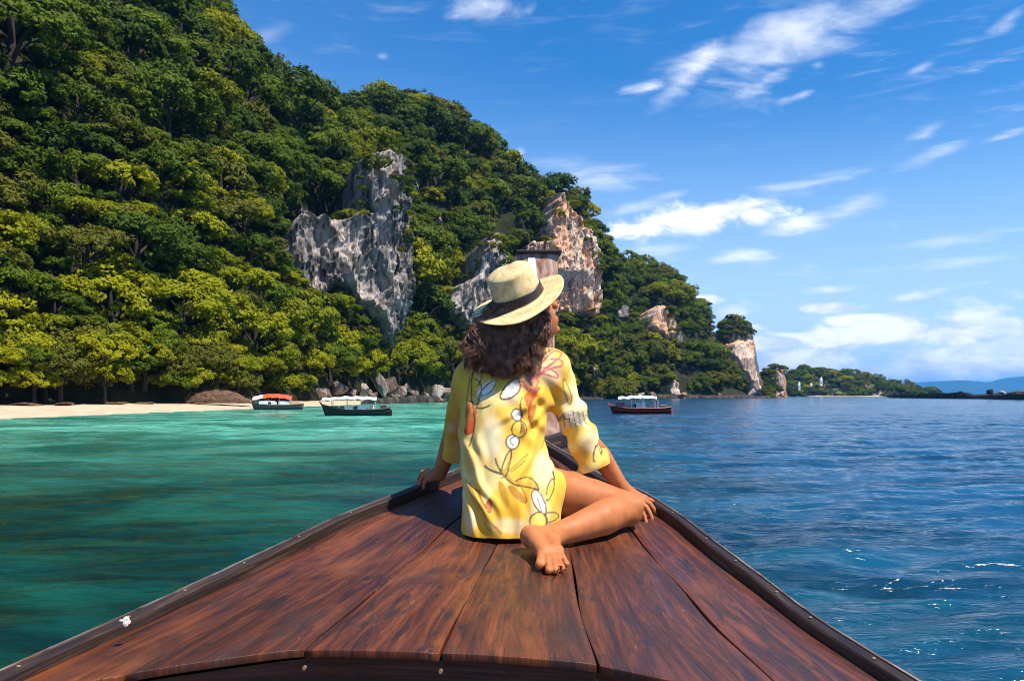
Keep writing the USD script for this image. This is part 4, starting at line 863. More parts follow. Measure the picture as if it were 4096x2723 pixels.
    ball = [np.array([.086, 2.128, -.427]), np.array([.1215, 2.140, -.424])]
    B.limb([heel, ball[0]], [.026, .0205], .014); B.limb([(ANK + heel) / 2 + [.012, -.01, -.004], ball[1]], [.027, .0185], .014); B.limb(ball, [.021, .018], .01); B.limb([ANK + [.004, 0, 0], ball[1] + [-.012, .05, .004]], [.03, .02], .014)
    for a, b, r in (((.079, 2.138, -.427), (.0735, 2.056, -.443), .0120), ((.0935, 2.130, -.428), (.0945, 2.024, -.450), .0090), ((.106, 2.132, -.428), (.1125, 2.024, -.450), .0087), ((.1175, 2.137, -.427), (.1290, 2.046, -.449), .0083), ((.128, 2.144, -.427), (.1435, 2.080, -.446), .0079)):
        a, b = np.array(a), np.array(b); B.limb([a, a * .45 + b * .55 + [0, 0, .007], b], [r * 1.05, r * .90, r], .0045); B.blob(b + [0, .004, .001], (r * 1.08, r * 1.2, r * 1.05), .005)
    # left leg folded in front, out of sight
    B.limb([(-.06, 2.64, -.31), (-.10, 2.86, -.26), (-.04, 2.96, -.235)], [.085, .07, .055], .02); B.limb([(-.04, 2.955, -.245), (.10, 2.83, -.31), (.20, 2.74, -.335)], [.05, .045, .03], .012)
    v, f = B.mesh(); v, f = orient(*soften(v, f, 6)); v = v + Z0
    # cut what would lie inside the planks
    N = {'g': ('geometry', {}), 'n': ('noise_texture', {'scale': 26., 'detail': 4.}), 'n3': ('noise_texture', {'scale': 420., 'detail': 2.}), 'r': ('rgb_ramp', {'ramp': [(.3, (.34, .105, .034)), (.7, (.44, .155, .056))]}), 'b': ('bump', {'strength': .5, 'distance': .0009}),
         'p': ('principled_bsdf', {'roughness': .56, 'specular_ior_level': .26, 'subsurface_weight': .10, 'subsurface_scale': .006, 'subsurface_radius': (1., .35, .18)})}
    K = [('g.position', 'n.vector'), ('g.position', 'n3.vector'), ('n.fac', 'r.fac'), ('r.color', 'p.base_color'), ('n3.fac', 'b.height'), ('b.normal', 'p.normal')]
    m_skin = usdkit.material(stage, L + 'tanned_skin', N, K, surface='p.BSDF')
    part('body', (v, f), m_skin, person, smooth=True, label=None)
    m_eye = mat('eye_white', (.8, .78, .75), .2); m_iris = mat('dark_iris', (.03, .015, .008), .2)
    for s_ in (-1, 1):
        e = part('eye', trimesh.creation.icosphere(2, .0115).apply_translation(h(s_ * .030, .071, .002) + Z0), m_eye, person, smooth=True)
        part('iris', trimesh.creation.icosphere(2, .006).apply_translation(h(s_ * .030, .0775, .002) + Z0), m_iris, e, smooth=True)
    m_nail = mat('toe_nail', (.62, .36, .27), .25)
build_body()

# ---- shirt
PROF = np.array([[.175, .012, 2.600, .040, .040], [.150, .010, 2.600, .085, .062], [.115, .006, 2.598, .125, .078], [.05, -.005, 2.590, .150, .095], [-.05, -.022, 2.572, .143, .106], [-.15, -.030, 2.556, .139, .112],
                 [-.25, -.014, 2.540, .149, .130], [-.33, -.002, 2.528, .157, .155], [-.40, -.003, 2.520, .1575, .165], [-.47, -.004, 2.516, .157, .170]])[::-1]
def build_shirt():
    S = Field((-.30, 2.27, -.50), (.42, 2.90, .24), .0034)
    sl, p = S.box(S.lo, S.lo + S.h * S.n); z = np.clip(p[..., 2], -.47, .175); g = [PchipInterpolator(PROF[:, 0], PROF[:, k])(z[0, 0]) for k in range(1, 5)]
    cx, cy, rx, ry = [np.broadcast_to(q, z.shape) for q in g]; x, y = (p[..., 0] - cx) / rx, (p[..., 1] - cy) / ry
    r = (np.abs(x) ** 2.15 + np.abs(y) ** 2.15) ** (1 / 2.15); d = (r - 1) * np.minimum(rx, ry) * 1.05; d = np.maximum(d, np.maximum(p[..., 2] - .17, -.465 - p[..., 2])); S.d[sl] = d
    S.limb([(-.125, 2.60, .052), (.125, 2.60, .088)], [.070, .068], .045)
    S.limb([(.126, 2.60, .076), (.176, 2.598, -.022), (.230, 2.59, -.135), (.286, 2.60, -.262)], [.068, .056, .0525, .060], .03)
    S.limb([(-.120, 2.60, .048), (-.172, 2.66, -.04), (-.196, 2.735, -.13), (-.206, 2.80, -.245)], [.062, .043, .039, .040], .03)
    S.limb([(.10, 2.50, -.29), (.175, 2.60, -.305), (.225, 2.66, -.325)], [.05, .05, .03], .05)      # flap lying over the thigh
    # folds of loose cloth, drawn down from the right armpit and gathering above the hem
    D_ = S.d[sl]; nr = np.abs(D_) < .035; p = p[nr]
    a = math.radians(58); u = p[..., 0] * math.sin(a) - p[..., 2] * math.cos(a) * .9; w_ = p[..., 0] * math.cos(a) + p[..., 2] * math.sin(a)
    body = smoothstep(.10, -.02, p[..., 2]) * smoothstep(.20, .15, p[..., 0]); low = smoothstep(-.10, -.40, p[..., 2])
    f1 = 1 - np.abs(2 * meshkit.fbm(np.stack([u / .075 + .3 * np.sin(w_ * 7), w_ / .34, p[..., 1] / .4], -1), 2, 3) - 1) * 2.2
    f2 = meshkit.fbm(np.stack([p[..., 0] / .042 + p[..., 2] * 3, p[..., 1] / .2, p[..., 2] / .24], -1), 2, 9) - .5
    pit = np.exp(-((p[..., 0] - .10) ** 2 + (p[..., 2] + .05) ** 2) / .012); f3 = np.sin((p[..., 2] + .9 * p[..., 0]) * 75 + 3 * meshkit.fbm(p * 8, 2, 6))
    D_[nr] -= body * (.0075 * f1 * (1 - .4 * low) + .013 * f2 * (.4 + low)) + .006 * pit * f3 - .003
    creases = [((.105, -.03), (.04, -.12), (-.05, -.22), .010, .014), ((.112, -.06), (.05, -.20), (-.02, -.33), .011, .015), ((.115, -.10), (.085, -.25), (.03, -.40), .010, .014), ((.100, .00), (.02, -.04), (-.06, -.10), .007, .013), ((.118, -.14), (.12, -.28), (.10, -.42), .009, .014),
               ((-.165, -.12), (-.12, -.24), (-.06, -.33), .009, .014), ((-.165, -.22), (-.11, -.33), (-.03, -.43), .011, .015), ((-.16, -.30), (-.13, -.38), (-.10, -.44), .009, .013), ((-.06, -.30), (-.035, -.37), (-.02, -.44), .007, .014), ((-.15, .02), (-.13, -.08), (-.14, -.18), .008, .014), ((.02, -.33), (.03, -.39), (.02, -.44), .006, .012), ((-.10, -.10), (-.11, -.20), (-.09, -.29), .006, .015)]
    back = smoothstep(2.60, 2.54, p[..., 1]) * smoothstep(.20, .15, p[..., 0]); xz = np.stack([p[..., 0] + .008 * np.sin(p[..., 2] * 40), p[..., 2]], -1); fold = np.zeros(len(xz))
    for A0, A1, A2, amp, wd in creases:
        tq = np.linspace(0, 1, 9)[:, None]; cv = (1 - tq) ** 2 * np.array(A0) + 2 * tq * (1 - tq) * np.array(A1) + tq ** 2 * np.array(A2); best = np.full(len(xz), 9.); sg_ = np.zeros(len(xz)); tt_ = np.zeros(len(xz))
        for i_ in range(8):
            ab = cv[i_ + 1] - cv[i_]; k_ = np.clip(((xz - cv[i_]) @ ab) / (ab @ ab), 0, 1); dv = xz - cv[i_] - k_[:, None] * ab; dd = np.hypot(dv[:, 0], dv[:, 1]); m_ = dd < best
            best[m_] = dd[m_]; sg_[m_] = (ab[0] * dv[m_, 1] - ab[1] * dv[m_, 0]) / np.hypot(*ab); tt_[m_] = (i_ + k_[m_]) / 8
        fold += amp * np.sin(np.pi * np.clip(tt_ * .9 + .08, 0, 1)) * (np.exp(-(best / wd) ** 2) - .6 * np.exp(-((sg_ - wd * 1.5) / wd) ** 2) * (best < wd * 5))
    D_[nr] -= back * fold
    arm = smoothstep(.15, .20, p[..., 0]) * smoothstep(-.28, -.05, -np.abs(p[..., 2] + .10))
    D_[nr] -= .0065 * arm * np.sin((p[..., 2] * .8 - p[..., 0] * .6) * 80 + 6 * meshkit.fbm(p * 9, 2, 4))
    v, f = S.mesh(); v, f = orient(*soften(v, f, 3)); m = trimesh.Trimesh(v, f, process=False); m.merge_vertices()
    cut = lambda m_, o, n: trimesh.intersections.slice_mesh_plane(m_, np.array(n, float), np.array(o, float))
    # open hem, cuffs and neck
    m = cut(m, (0, 2.52, -.437), (.0, .045, 1.))
    def drop(m_, o, n, c, rad):
        """cuts with a plane, but only within rad of c"""
        fc = m_.triangles_center; loc = np.linalg.norm(fc - np.array(c), axis=1) < rad
        a_ = m_.submesh([np.where(~loc)[0]], append=True, repair=False); b_ = m_.submesh([np.where(loc)[0]], append=True, repair=False)
        return cat(a_, cut(b_, o, n))
    m = drop(m, (.277, 2.59, -.2385), (-.36, -.02, .93), (.290, 2.59, -.27), .085)
    m = drop(m, (-.205, 2.79, -.218), (.15, -.45, .88), (-.207, 2.80, -.255), .075)
    m = drop(m, (.01, 2.60, .150), (0, .15, -1.), (.01, 2.6, .165), .09)
    m.merge_vertices(); v, f = np.array(m.vertices), np.array(m.faces)
    n = vnormals(v, f); e = np.sort(np.vstack([f[:, [0, 1]], f[:, [1, 2]], f[:, [2, 0]]]), axis=1); eu, ct = np.unique(e, axis=0, return_counts=True); bd = set(map(tuple, eu[ct == 1]))
    de = np.vstack([f[:, [0, 1]], f[:, [1, 2]], f[:, [2, 0]]]); de = np.array([q_ for q_ in de if tuple(sorted(q_)) in bd]); k = len(v)
    vi = v - n * .0022
    V = np.vstack([v, vi]); Fa = np.vstack([f, f[:, ::-1] + k, np.stack([de[:, 1], de[:, 0], de[:, 0] + k], 1), np.stack([de[:, 1], de[:, 0] + k, de[:, 1] + k], 1)])
    return V, Fa, np.vstack([n, -n])
SV, SF, SN = build_shirt()
# ---- the print: water colour washes with drawn flowers and leaves (positions measured over the back of the shirt)
def paint(V):
    kx = .9245 / 4; ks = 2.47 / F                     # one unit of the drawing on the cloth
    X = ((V[:, 0]) / ks + 512 - 400) / kx; Y = (-(V[:, 2]) / ks + HZ - 237.5) / kx; Q = np.stack([X, Y], 1)
    wob = lambda s, sd: (meshkit.fbm(np.stack([X / s, Y / s, V[:, 1] * 6], -1), 4, sd) - .5)
    Qw = Q + 26 * np.stack([wob(55, 1), wob(55, 2)], 1)
    cream, yellow, gold, orange = np.array([.87, .71, .27]), np.array([.86, .52, .045]), np.array([.72, .37, .014]), np.array([.62, .20, .012])
    col = np.tile(cream, (len(V), 1))
    def mixin(c, a): 
        nonlocal col; a = np.clip(a, 0, 1)[:, None]; col = col * (1 - a) + np.array(c) * a
    t = meshkit.fbm(np.stack([X / 150, Y / 210, V[:, 1] * 3], -1), 4, 6); mixin(yellow, smoothstep(.38, .55, t) * .95); 
    t2 = meshkit.fbm(np.stack([X / 90 + 7, Y / 150, V[:, 1] * 3], -1), 4, 8); mixin(gold, smoothstep(.52, .68, t2) * .7)
    mixin((.90, .86, .66), .7 * smoothstep(.64, .78, meshkit.fbm(np.stack([X / 80, Y / 120 + 4, V[:, 1] * 3], -1), 3, 12)) * .6)
    for x, y, rx, ry, c, a in [(275, 700, 40, 180, yellow, .8), (440, 600, 90, 55, yellow, .85), (470, 760, 60, 60, yellow, .8), (370, 940, 60, 60, (.80, .50, .16), .7), (520, 980, 60, 90, yellow, .6), (330, 1130, 50, 110, yellow, .9), (480, 1130, 60, 80, gold, .55), (600, 790, 60, 130, yellow, .75), (660, 700, 40, 60, gold, .45),
                             (560, 850, 35, 45, yellow, .6), (790, 960, 75, 60, gold, .75), (770, 850, 30, 30, (.85, .66, .14), .95), (300, 950, 30, 90, gold, .5), (400, 860, 60, 110, (.90, .88, .78), 0.53), (620, 1000, 60, 90, (.90, .88, .76), 0.56), (480, 1220, 110, 40, (.90, .86, .66), 0.50), (650, 570, 60, 80, (.90, .88, .78), 0.53), (760, 720, 60, 110, (.90, .88, .78), 0.50),
                             (840, 880, 60, 60, (.90, .88, .80), 0.53), (470, 680, 50, 60, (.90, .88, .78), 0.46), (600, 1180, 60, 110, (.90, .87, .72), 0.50), (380, 660, 40, 50, (.90, .88, .8), 0.37), (310, 1210, 30, 60, (.9, .88, .8), .6), (690, 1140, 60, 80, yellow, .45)]:
        mixin(c, a * (.75 if c[2] > .5 else 1.) * smoothstep(1.15, .45, np.hypot((Qw[:, 0] - x) / rx, (Qw[:, 1] - y) / ry)))
    def seg(pts):
        P_ = np.array(pts, float); d = np.full(len(V), 1e9); lo, hi = P_.min(0) - 9, P_.max(0) + 9; k_ = np.where(((Qd > lo) & (Qd < hi)).all(1))[0]; q_ = Qd[k_]; dd = np.full(len(k_), 1e9)
        for a, b in zip(P_, P_[1:]):
            ab = b - a; tt = np.clip(((q_ - a) @ ab) / max(ab @ ab, 1e-9), 0, 1); dd = np.minimum(dd, np.hypot(q_[:, 0] - a[0] - tt * ab[0], q_[:, 1] - a[1] - tt * ab[1]))
        d[k_] = dd; return d
    Qd = Q + 7 * np.stack([wob(30, 21), wob(30, 22)], 1)
    def curve(pts, n=14):
        P_ = np.array(pts, float); 
        if len(P_) < 3: return P_
        u = np.arange(len(P_)); return CubicSpline(u, P_)(np.linspace(0, len(P_) - 1, n * (len(P_) - 1) // 2 + 2))
    def line(pts, w=3.7, c=(.055, .035, .028), a=.92): mixin(c, a * smoothstep(w * 1.1, w * .45, seg(curve(pts))))
    def fill(pts, c, a=.9):
        poly = Polygon(curve(list(pts) + [pts[0]])).buffer(0); x0, y0, x1, y1 = poly.bounds; near_ = (Qd[:, 0] > x0) & (Qd[:, 0] < x1) & (Qd[:, 1] > y0) & (Qd[:, 1] < y1)
        ins = np.zeros(len(V), bool); ins[near_] = shapely.contains(poly, shapely.points(Qd[near_])); mixin(c, a * ins * (.65 + .7 * np.clip(wob(24, 31) + .5, 0, 1)))
    white = (.88, .86, .78)
    # left branch: orange red leaves on a stem
    fill([(300, 700), (330, 740), (322, 810), (290, 850), (283, 780)], (.46, .105, .012)); fill([(285, 810), (318, 790), (316, 835), (284, 852)], (.60, .085, .012)); line([(318, 560), (306, 640), (312, 720), (322, 790), (300, 900)], 4); line([(300, 600), (288, 690), (282, 780)], 3.2, (.30, .08, .03)); line([(330, 735), (360, 735), (388, 722)], 5)
    fill([(335, 690), (352, 640), (405, 612), (412, 640), (365, 690)], white); line([(335, 700), (360, 650), (418, 610)], 3); line([(345, 685), (395, 660), (416, 615)], 2.6); line([(320, 610), (350, 640), (345, 690), (330, 735)], 3.2); line([(310, 580), (340, 560), (350, 600), (330, 640)], 3)
    # leaf outline in the middle of the back
    fill([(437, 694), (455, 650), (505, 610), (520, 640), (490, 685)], white); line([(437, 694), (452, 648), (500, 606), (522, 640), (490, 686), (437, 696)], 4.6); line([(500, 606), (480, 580), (470, 560)], 4)
    # the berry stem
    for cx_, cy_, rr_, cc in ((506, 764, 23, white), (515, 826, 32, (.84, .56, .06)), (488, 880, 28, white)):
        th = np.linspace(0, 2 * np.pi, 12); ring = np.stack([cx_ + rr_ * np.cos(th), cy_ + rr_ * 1.08 * np.sin(th)], 1); fill(ring[:-1], cc); line(ring, 3.8)
    line([(520, 720), (524, 780), (522, 840)], 4); line([(505, 855), (478, 870), (492, 895)], 3.4); fill([(523, 800), (540, 820), (536, 846), (526, 830)], (.20, .055, .015))
    # red bird like petals and the pink flower over the right shoulder
    fill([(540, 700), (560, 660), (605, 645), (590, 690), (560, 730)], (.58, .10, .014)); fill([(556, 700), (580, 720), (592, 735), (570, 790), (557, 760)], (.60, .14, .02)); line([(605, 650), (570, 700), (555, 760), (572, 808)], 4, (.30, .06, .02)); line([(530, 690), (520, 740), (535, 780)], 3.4, (.35, .07, .03))
    pink = (.56, .12, .14)
    fill([(535, 600), (560, 570), (600, 590), (590, 640), (550, 640)], (.60, .20, .19), .6)
    for pts in ([(560, 620), (600, 560), (650, 500), (690, 480), (706, 500), (660, 540), (600, 600)], [(560, 610), (610, 590), (660, 560), (700, 552), (708, 530), (660, 520)], [(565, 600), (640, 590), (684, 602), (680, 580), (620, 560)], [(555, 610), (540, 560), (545, 520), (570, 500), (590, 540), (570, 600)], [(560, 600), (525, 590), (515, 620), (545, 640)], [(545, 640), (560, 660), (585, 650), (600, 620), (570, 610)], [(530, 615), (560, 650), (600, 660)], [(600, 520), (640, 490), (670, 470)]):
        line(pts, 5.2, pink)
    line([(632, 432), (645, 455), (652, 485)], 5, (.18, .08, .07)); line([(560, 580), (585, 520), (600, 500), (612, 540), (590, 590)], 3.4, (.40, .16, .13))
    # lower leaves
    fill([(430, 1000), (470, 960), (480, 930), (470, 1000), (500, 1040), (570, 1050), (600, 1078), (540, 1066), (500, 1060)], (.60, .36, .04)); fill([(470, 1060), (520, 1085), (545, 1130), (500, 1110)], (.42, .19, .02)); fill([(430, 1040), (470, 1100), (470, 1150), (440, 1110)], (.62, .32, .02))
    line([(368, 982), (400, 1000), (440, 1012)], 6); line([(415, 950), (430, 990), (470, 1040), (520, 1062), (600, 1078)], 4.4); line([(440, 1000), (465, 930), (482, 920), (470, 990), (455, 1020)], 3.6); line([(500, 1040), (560, 1030), (598, 1075)], 3.6); line([(520, 1062), (545, 1110), (540, 1130)], 3.4, (.25, .09, .02)); line([(440, 1030), (520, 960), (555, 930)], 3, (.35, .2, .03))
    fill([(372, 1140), (392, 1112), (402, 1130), (396, 1170), (380, 1160)], (.34, .05, .02)); line([(330, 1080), (352, 1112), (378, 1150)], 5, (.28, .06, .02)); line([(345, 1080), (356, 1120)], 4, (.30, .06, .02)); line([(300, 1060), (340, 1130), (380, 1190), (440, 1250)], 6, (.42, .20, .03)); line([(285, 1040), (310, 1100), (360, 1190), (390, 1240)], 4, (.5, .28, .04))
    # line drawn flower by the hem
    fill([(572, 1110), (590, 1085), (622, 1120), (622, 1165), (600, 1160)], white); line([(606, 1175), (568, 1110), (575, 1078), (600, 1090), (625, 1140), (618, 1178)], 3.8); line([(592, 1110), (600, 1140), (608, 1170)], 2.6)
    th = np.linspace(0, 2 * np.pi, 13); ring = np.stack([594 + 35 * np.cos(th), 1205 + 36 * np.sin(th)], 1); fill(ring[:-1], (.84, .62, .10)); line(ring, 4)
    line([(628, 1185), (650, 1174), (685, 1196), (660, 1212), (630, 1205)], 3.6); line([(618, 1178), (632, 1200), (620, 1232)], 5.5, (.16, .10, .05)); line([(632, 1100), (640, 1060), (660, 1040), (664, 1075), (645, 1115), (632, 1118)], 3.2); line([(660, 1010), (668, 1040)], 5)
    # sleeve: banded net drawing, plum, petals
    mesh_pts = [(670, 800), (700, 770), (770, 745), (810, 790), (830, 830), (770, 815), (700, 850)]
    fill(mesh_pts, (.66, .60, .50), .75)
    for k in range(5): line([(676 + k * 8, 812 - k * 12), (730 + k * 6, 786 - k * 8), (790 + k * 9, 790 - k * 8 + 18)], 2.4)
    for k in range(6): line([(690 + k * 22, 770 - k * 4), (694 + k * 23, 800 - k * 2), (700 + k * 24, 832 - k * 4)], 2.2)
    line([(680, 830), (690, 870), (712, 890)], 4); line([(720, 610), (716, 650), (740, 720), (752, 690), (735, 640), (722, 610)], 4, (.30, .17, .03)); fill([(722, 620), (745, 690), (740, 715), (722, 660)], (.84, .62, .12)); line([(855, 975), (850, 940), (868, 900), (886, 920), (880, 940)], 4.2); line([(855, 905), (872, 915), (884, 950)], 2.6)
    line([(610, 915), (640, 850), (660, 780)], 3.6, (.30, .17, .03)); line([(480, 1005), (540, 960)], 3, (.3, .17, .03))
    return np.clip(col, 0, 1)
scol = paint(SV[:len(SV) // 2]); scol = np.vstack([scol, scol])
N = {'a': ('attribute', {'attribute': 'tint'}), 'g': ('geometry', {}), 'n': ('noise_texture', {'scale': 900., 'detail': 2.}), 'b': ('bump', {'strength': .3, 'distance': .0004}), 'd': ('principled_bsdf', {'roughness': .62, 'specular_ior_level': .3, 'sheen_weight': .12}), 't': ('translucent_bsdf', {}), 'mx': ('mix_closure', {'fac': .22})}
K = [('a.color', 'd.base_color'), ('a.color', 't.color'), ('g.position', 'n.vector'), ('n.fac', 'b.height'), ('b.normal', 'd.normal'), ('d.BSDF', 'mx.closure1'), ('t.BSDF', 'mx.closure2')]
m_shirt = usdkit.material(stage, L + 'printed_yellow_cloth', N, K, surface='mx.closure')
part('shirt', (SV + Z0, SF), m_shirt, person, smooth=True, col=scol)

# ---- hair
def build_hair():
    H = Field((-.22, 2.40, 0.0), (.16, 2.72, .40), .0045)
    H.blob(HEAD + AXIS * .0 + np.array([-.026, -.012, .006]), (.078, .084, .086), .02); H.blob((-.020, 2.545, .185), (.104, .070, .095), .03); H.blob((-.040, 2.528, .115), (.098, .052, .055), .03); H.blob((.050, 2.560, .205), (.040, .045, .065), .02); H.blob((-.095, 2.54, .12), (.04, .04, .055), .02)
    nr = np.abs(H.d) < .03; p = H.lo + H.h * np.argwhere(nr)
    H.d[nr] += .004 + .005 * (meshkit.fbm(np.stack([p[..., 0] / .02, p[..., 1] / .03, p[..., 2] / .09], -1), 3, 4) - .5)
    v, f = H.mesh(); return orient(*soften(v, f, 3))
hv, hf = build_hair()
m_hair = usdkit.material(stage, L + 'brown_hair', {'g': ('geometry', {}), 'm': ('mapping', {'scale': (190, 190, 18)}), 'n': ('noise_texture', {'scale': 1., 'detail': 4.}), 'r': ('rgb_ramp', {'ramp': [(.35, (.010, .005, .004)), (.65, (.018, .009, .006))]}), 'p': ('principled_bsdf', {'roughness': .42, 'specular_ior_level': .5})},
    [('g.position', 'm.vector'), ('m.vector', 'n.vector'), ('n.fac', 'r.fac'), ('r.color', 'p.base_color')], surface='p.BSDF')
m_strand = usdkit.material(stage, L + 'hair_strands', {'o': ('hair_info', {}), 'wn': ('white_noise_texture', {'dimensions': '1D'}), 'g': ('geometry', {}), 'n': ('noise_texture', {'scale': 55., 'detail': 2.}), 'k': ('math', {'math_type': 'multiply', 'value2': .55}), 'q': ('math', {'math_type': 'multiply_add', 'value2': .45}),
    'r': ('rgb_ramp', {'ramp': [(.26, (.012, .005, .004)), (.48, (.060, .024, .011)), (.62, (.22, .098, .048)), (.76, (.40, .21, .115))]}), 'p': ('principled_bsdf', {'roughness': .36, 'specular_ior_level': .55})},
    [('o.index', 'wn.w'), ('wn.value', 'q.value1'), ('g.position', 'n.vector'), ('n.fac', 'k.value1'), ('k.value', 'q.value3'), ('q.value', 'r.fac'), ('r.color', 'p.base_color')], surface='p.BSDF')
hair = part('hair', (hv + Z0, hf), m_hair, person, smooth=True)
def strands(n=6500, k=26):
    r = np.random.default_rng(8); base = trimesh.Trimesh(hv, hf, process=False); tree = cKDTree(hv); nn = vnormals(hv, hf); nc = 95
    # locks: each gathers a bundle of hairs with one wave
    lx = r.uniform(-.145, .086, nc); lt = r.uniform(0, 1, nc); P0 = np.empty((n, k, 3)); s = np.linspace(0, 1, k)
    for i in range(n):
        c = r.integers(nc); ph, fr, am = c * 1.7 + r.normal(0, .35), 2.2 + (c % 7) * .34, .0075 + (c % 5) * .0030
        xe = lx[c] + r.normal(0, .0095); u = (xe + .026) / .124; ze = .052 + .052 * abs(u) ** 1.6 + .078 * lt[c] ** 1.4 + r.normal(0, .007) + (.03 if xe > .05 else 0)
        ang = -math.pi / 2 + u * 1.35 + r.normal(0, .1); tip = np.array([xe, 2.53 - .045 * math.cos(u * 1.4) + lt[c] * .012, ze]); root = HEAD + np.array([-.024 + math.cos(ang) * .078, -.012 + math.sin(ang) * .080, .03 + r.normal(0, .008)])
        mid = np.array([(root[0] * .45 + tip[0] * .55) + u * .02, min(root[1], tip[1]) - .016, (root[2] + tip[2]) / 2 + .01])
        q = (1 - s)[:, None] ** 2 * root + 2 * (s * (1 - s))[:, None] * mid + (s ** 2)[:, None] * tip
        wv = np.sin(s * fr * 6.28 * .62 + ph) * am * (.3 + s * 1.5); q[:, 0] += wv + r.normal(0, .0012) - (xe - lx[c]) * .75 * s ** 2; q[:, 1] += np.cos(s * fr * 6.28 * .62 + ph * 1.3) * am * .8 * (.3 + s)
        q[:, 0] += .0022 * np.sin(s * 31 + c * 2.3 + r.normal(0, .5)) * s; q[:, 2] += .0016 * np.cos(s * 27 + c)
        j = tree.query(q)[1]; sdn = ((q - hv[j]) * nn[j]).sum(1); lift = np.maximum(.004 + .009 * lt[c] - sdn, 0); q = q + nn[j] * lift[:, None] * (1 - smoothstep(.8, 1, s))[:, None]
        if i % 22 == 0: q[:, 0] += s ** 2 * r.normal(0, .022); q[:, 1] -= s * abs(r.normal(0, .010)); q[:, 2] += s ** 2 * r.normal(0, .014)      # flyaways
        P0[i] = q
    return P0
hs = strands()
bc = UsdGeom.BasisCurves.Define(stage, hair + '/hair_strands'); bc.CreateTypeAttr('linear')
bc.CreateCurveVertexCountsAttr(Vt.IntArray.FromNumpy(np.full(len(hs), hs.shape[1], np.int32))); bc.CreatePointsAttr(Vt.Vec3fArray.FromNumpy((hs.reshape(-1, 3) + Z0 - BASE[person]).astype(np.float32)))
wd = np.tile(np.interp(np.linspace(0, 1, hs.shape[1]), [0, .75, 1], [.0022, .0018, .0006]), len(hs)); bc.CreateWidthsAttr(Vt.FloatArray.FromNumpy(wd.astype(np.float32))); bc.SetWidthsInterpolation('vertex')
UsdShade.MaterialBindingAPI.Apply(bc.GetPrim()).Bind(m_strand); bc.GetPrim().SetCustomDataByKey('kind', 'stuff')

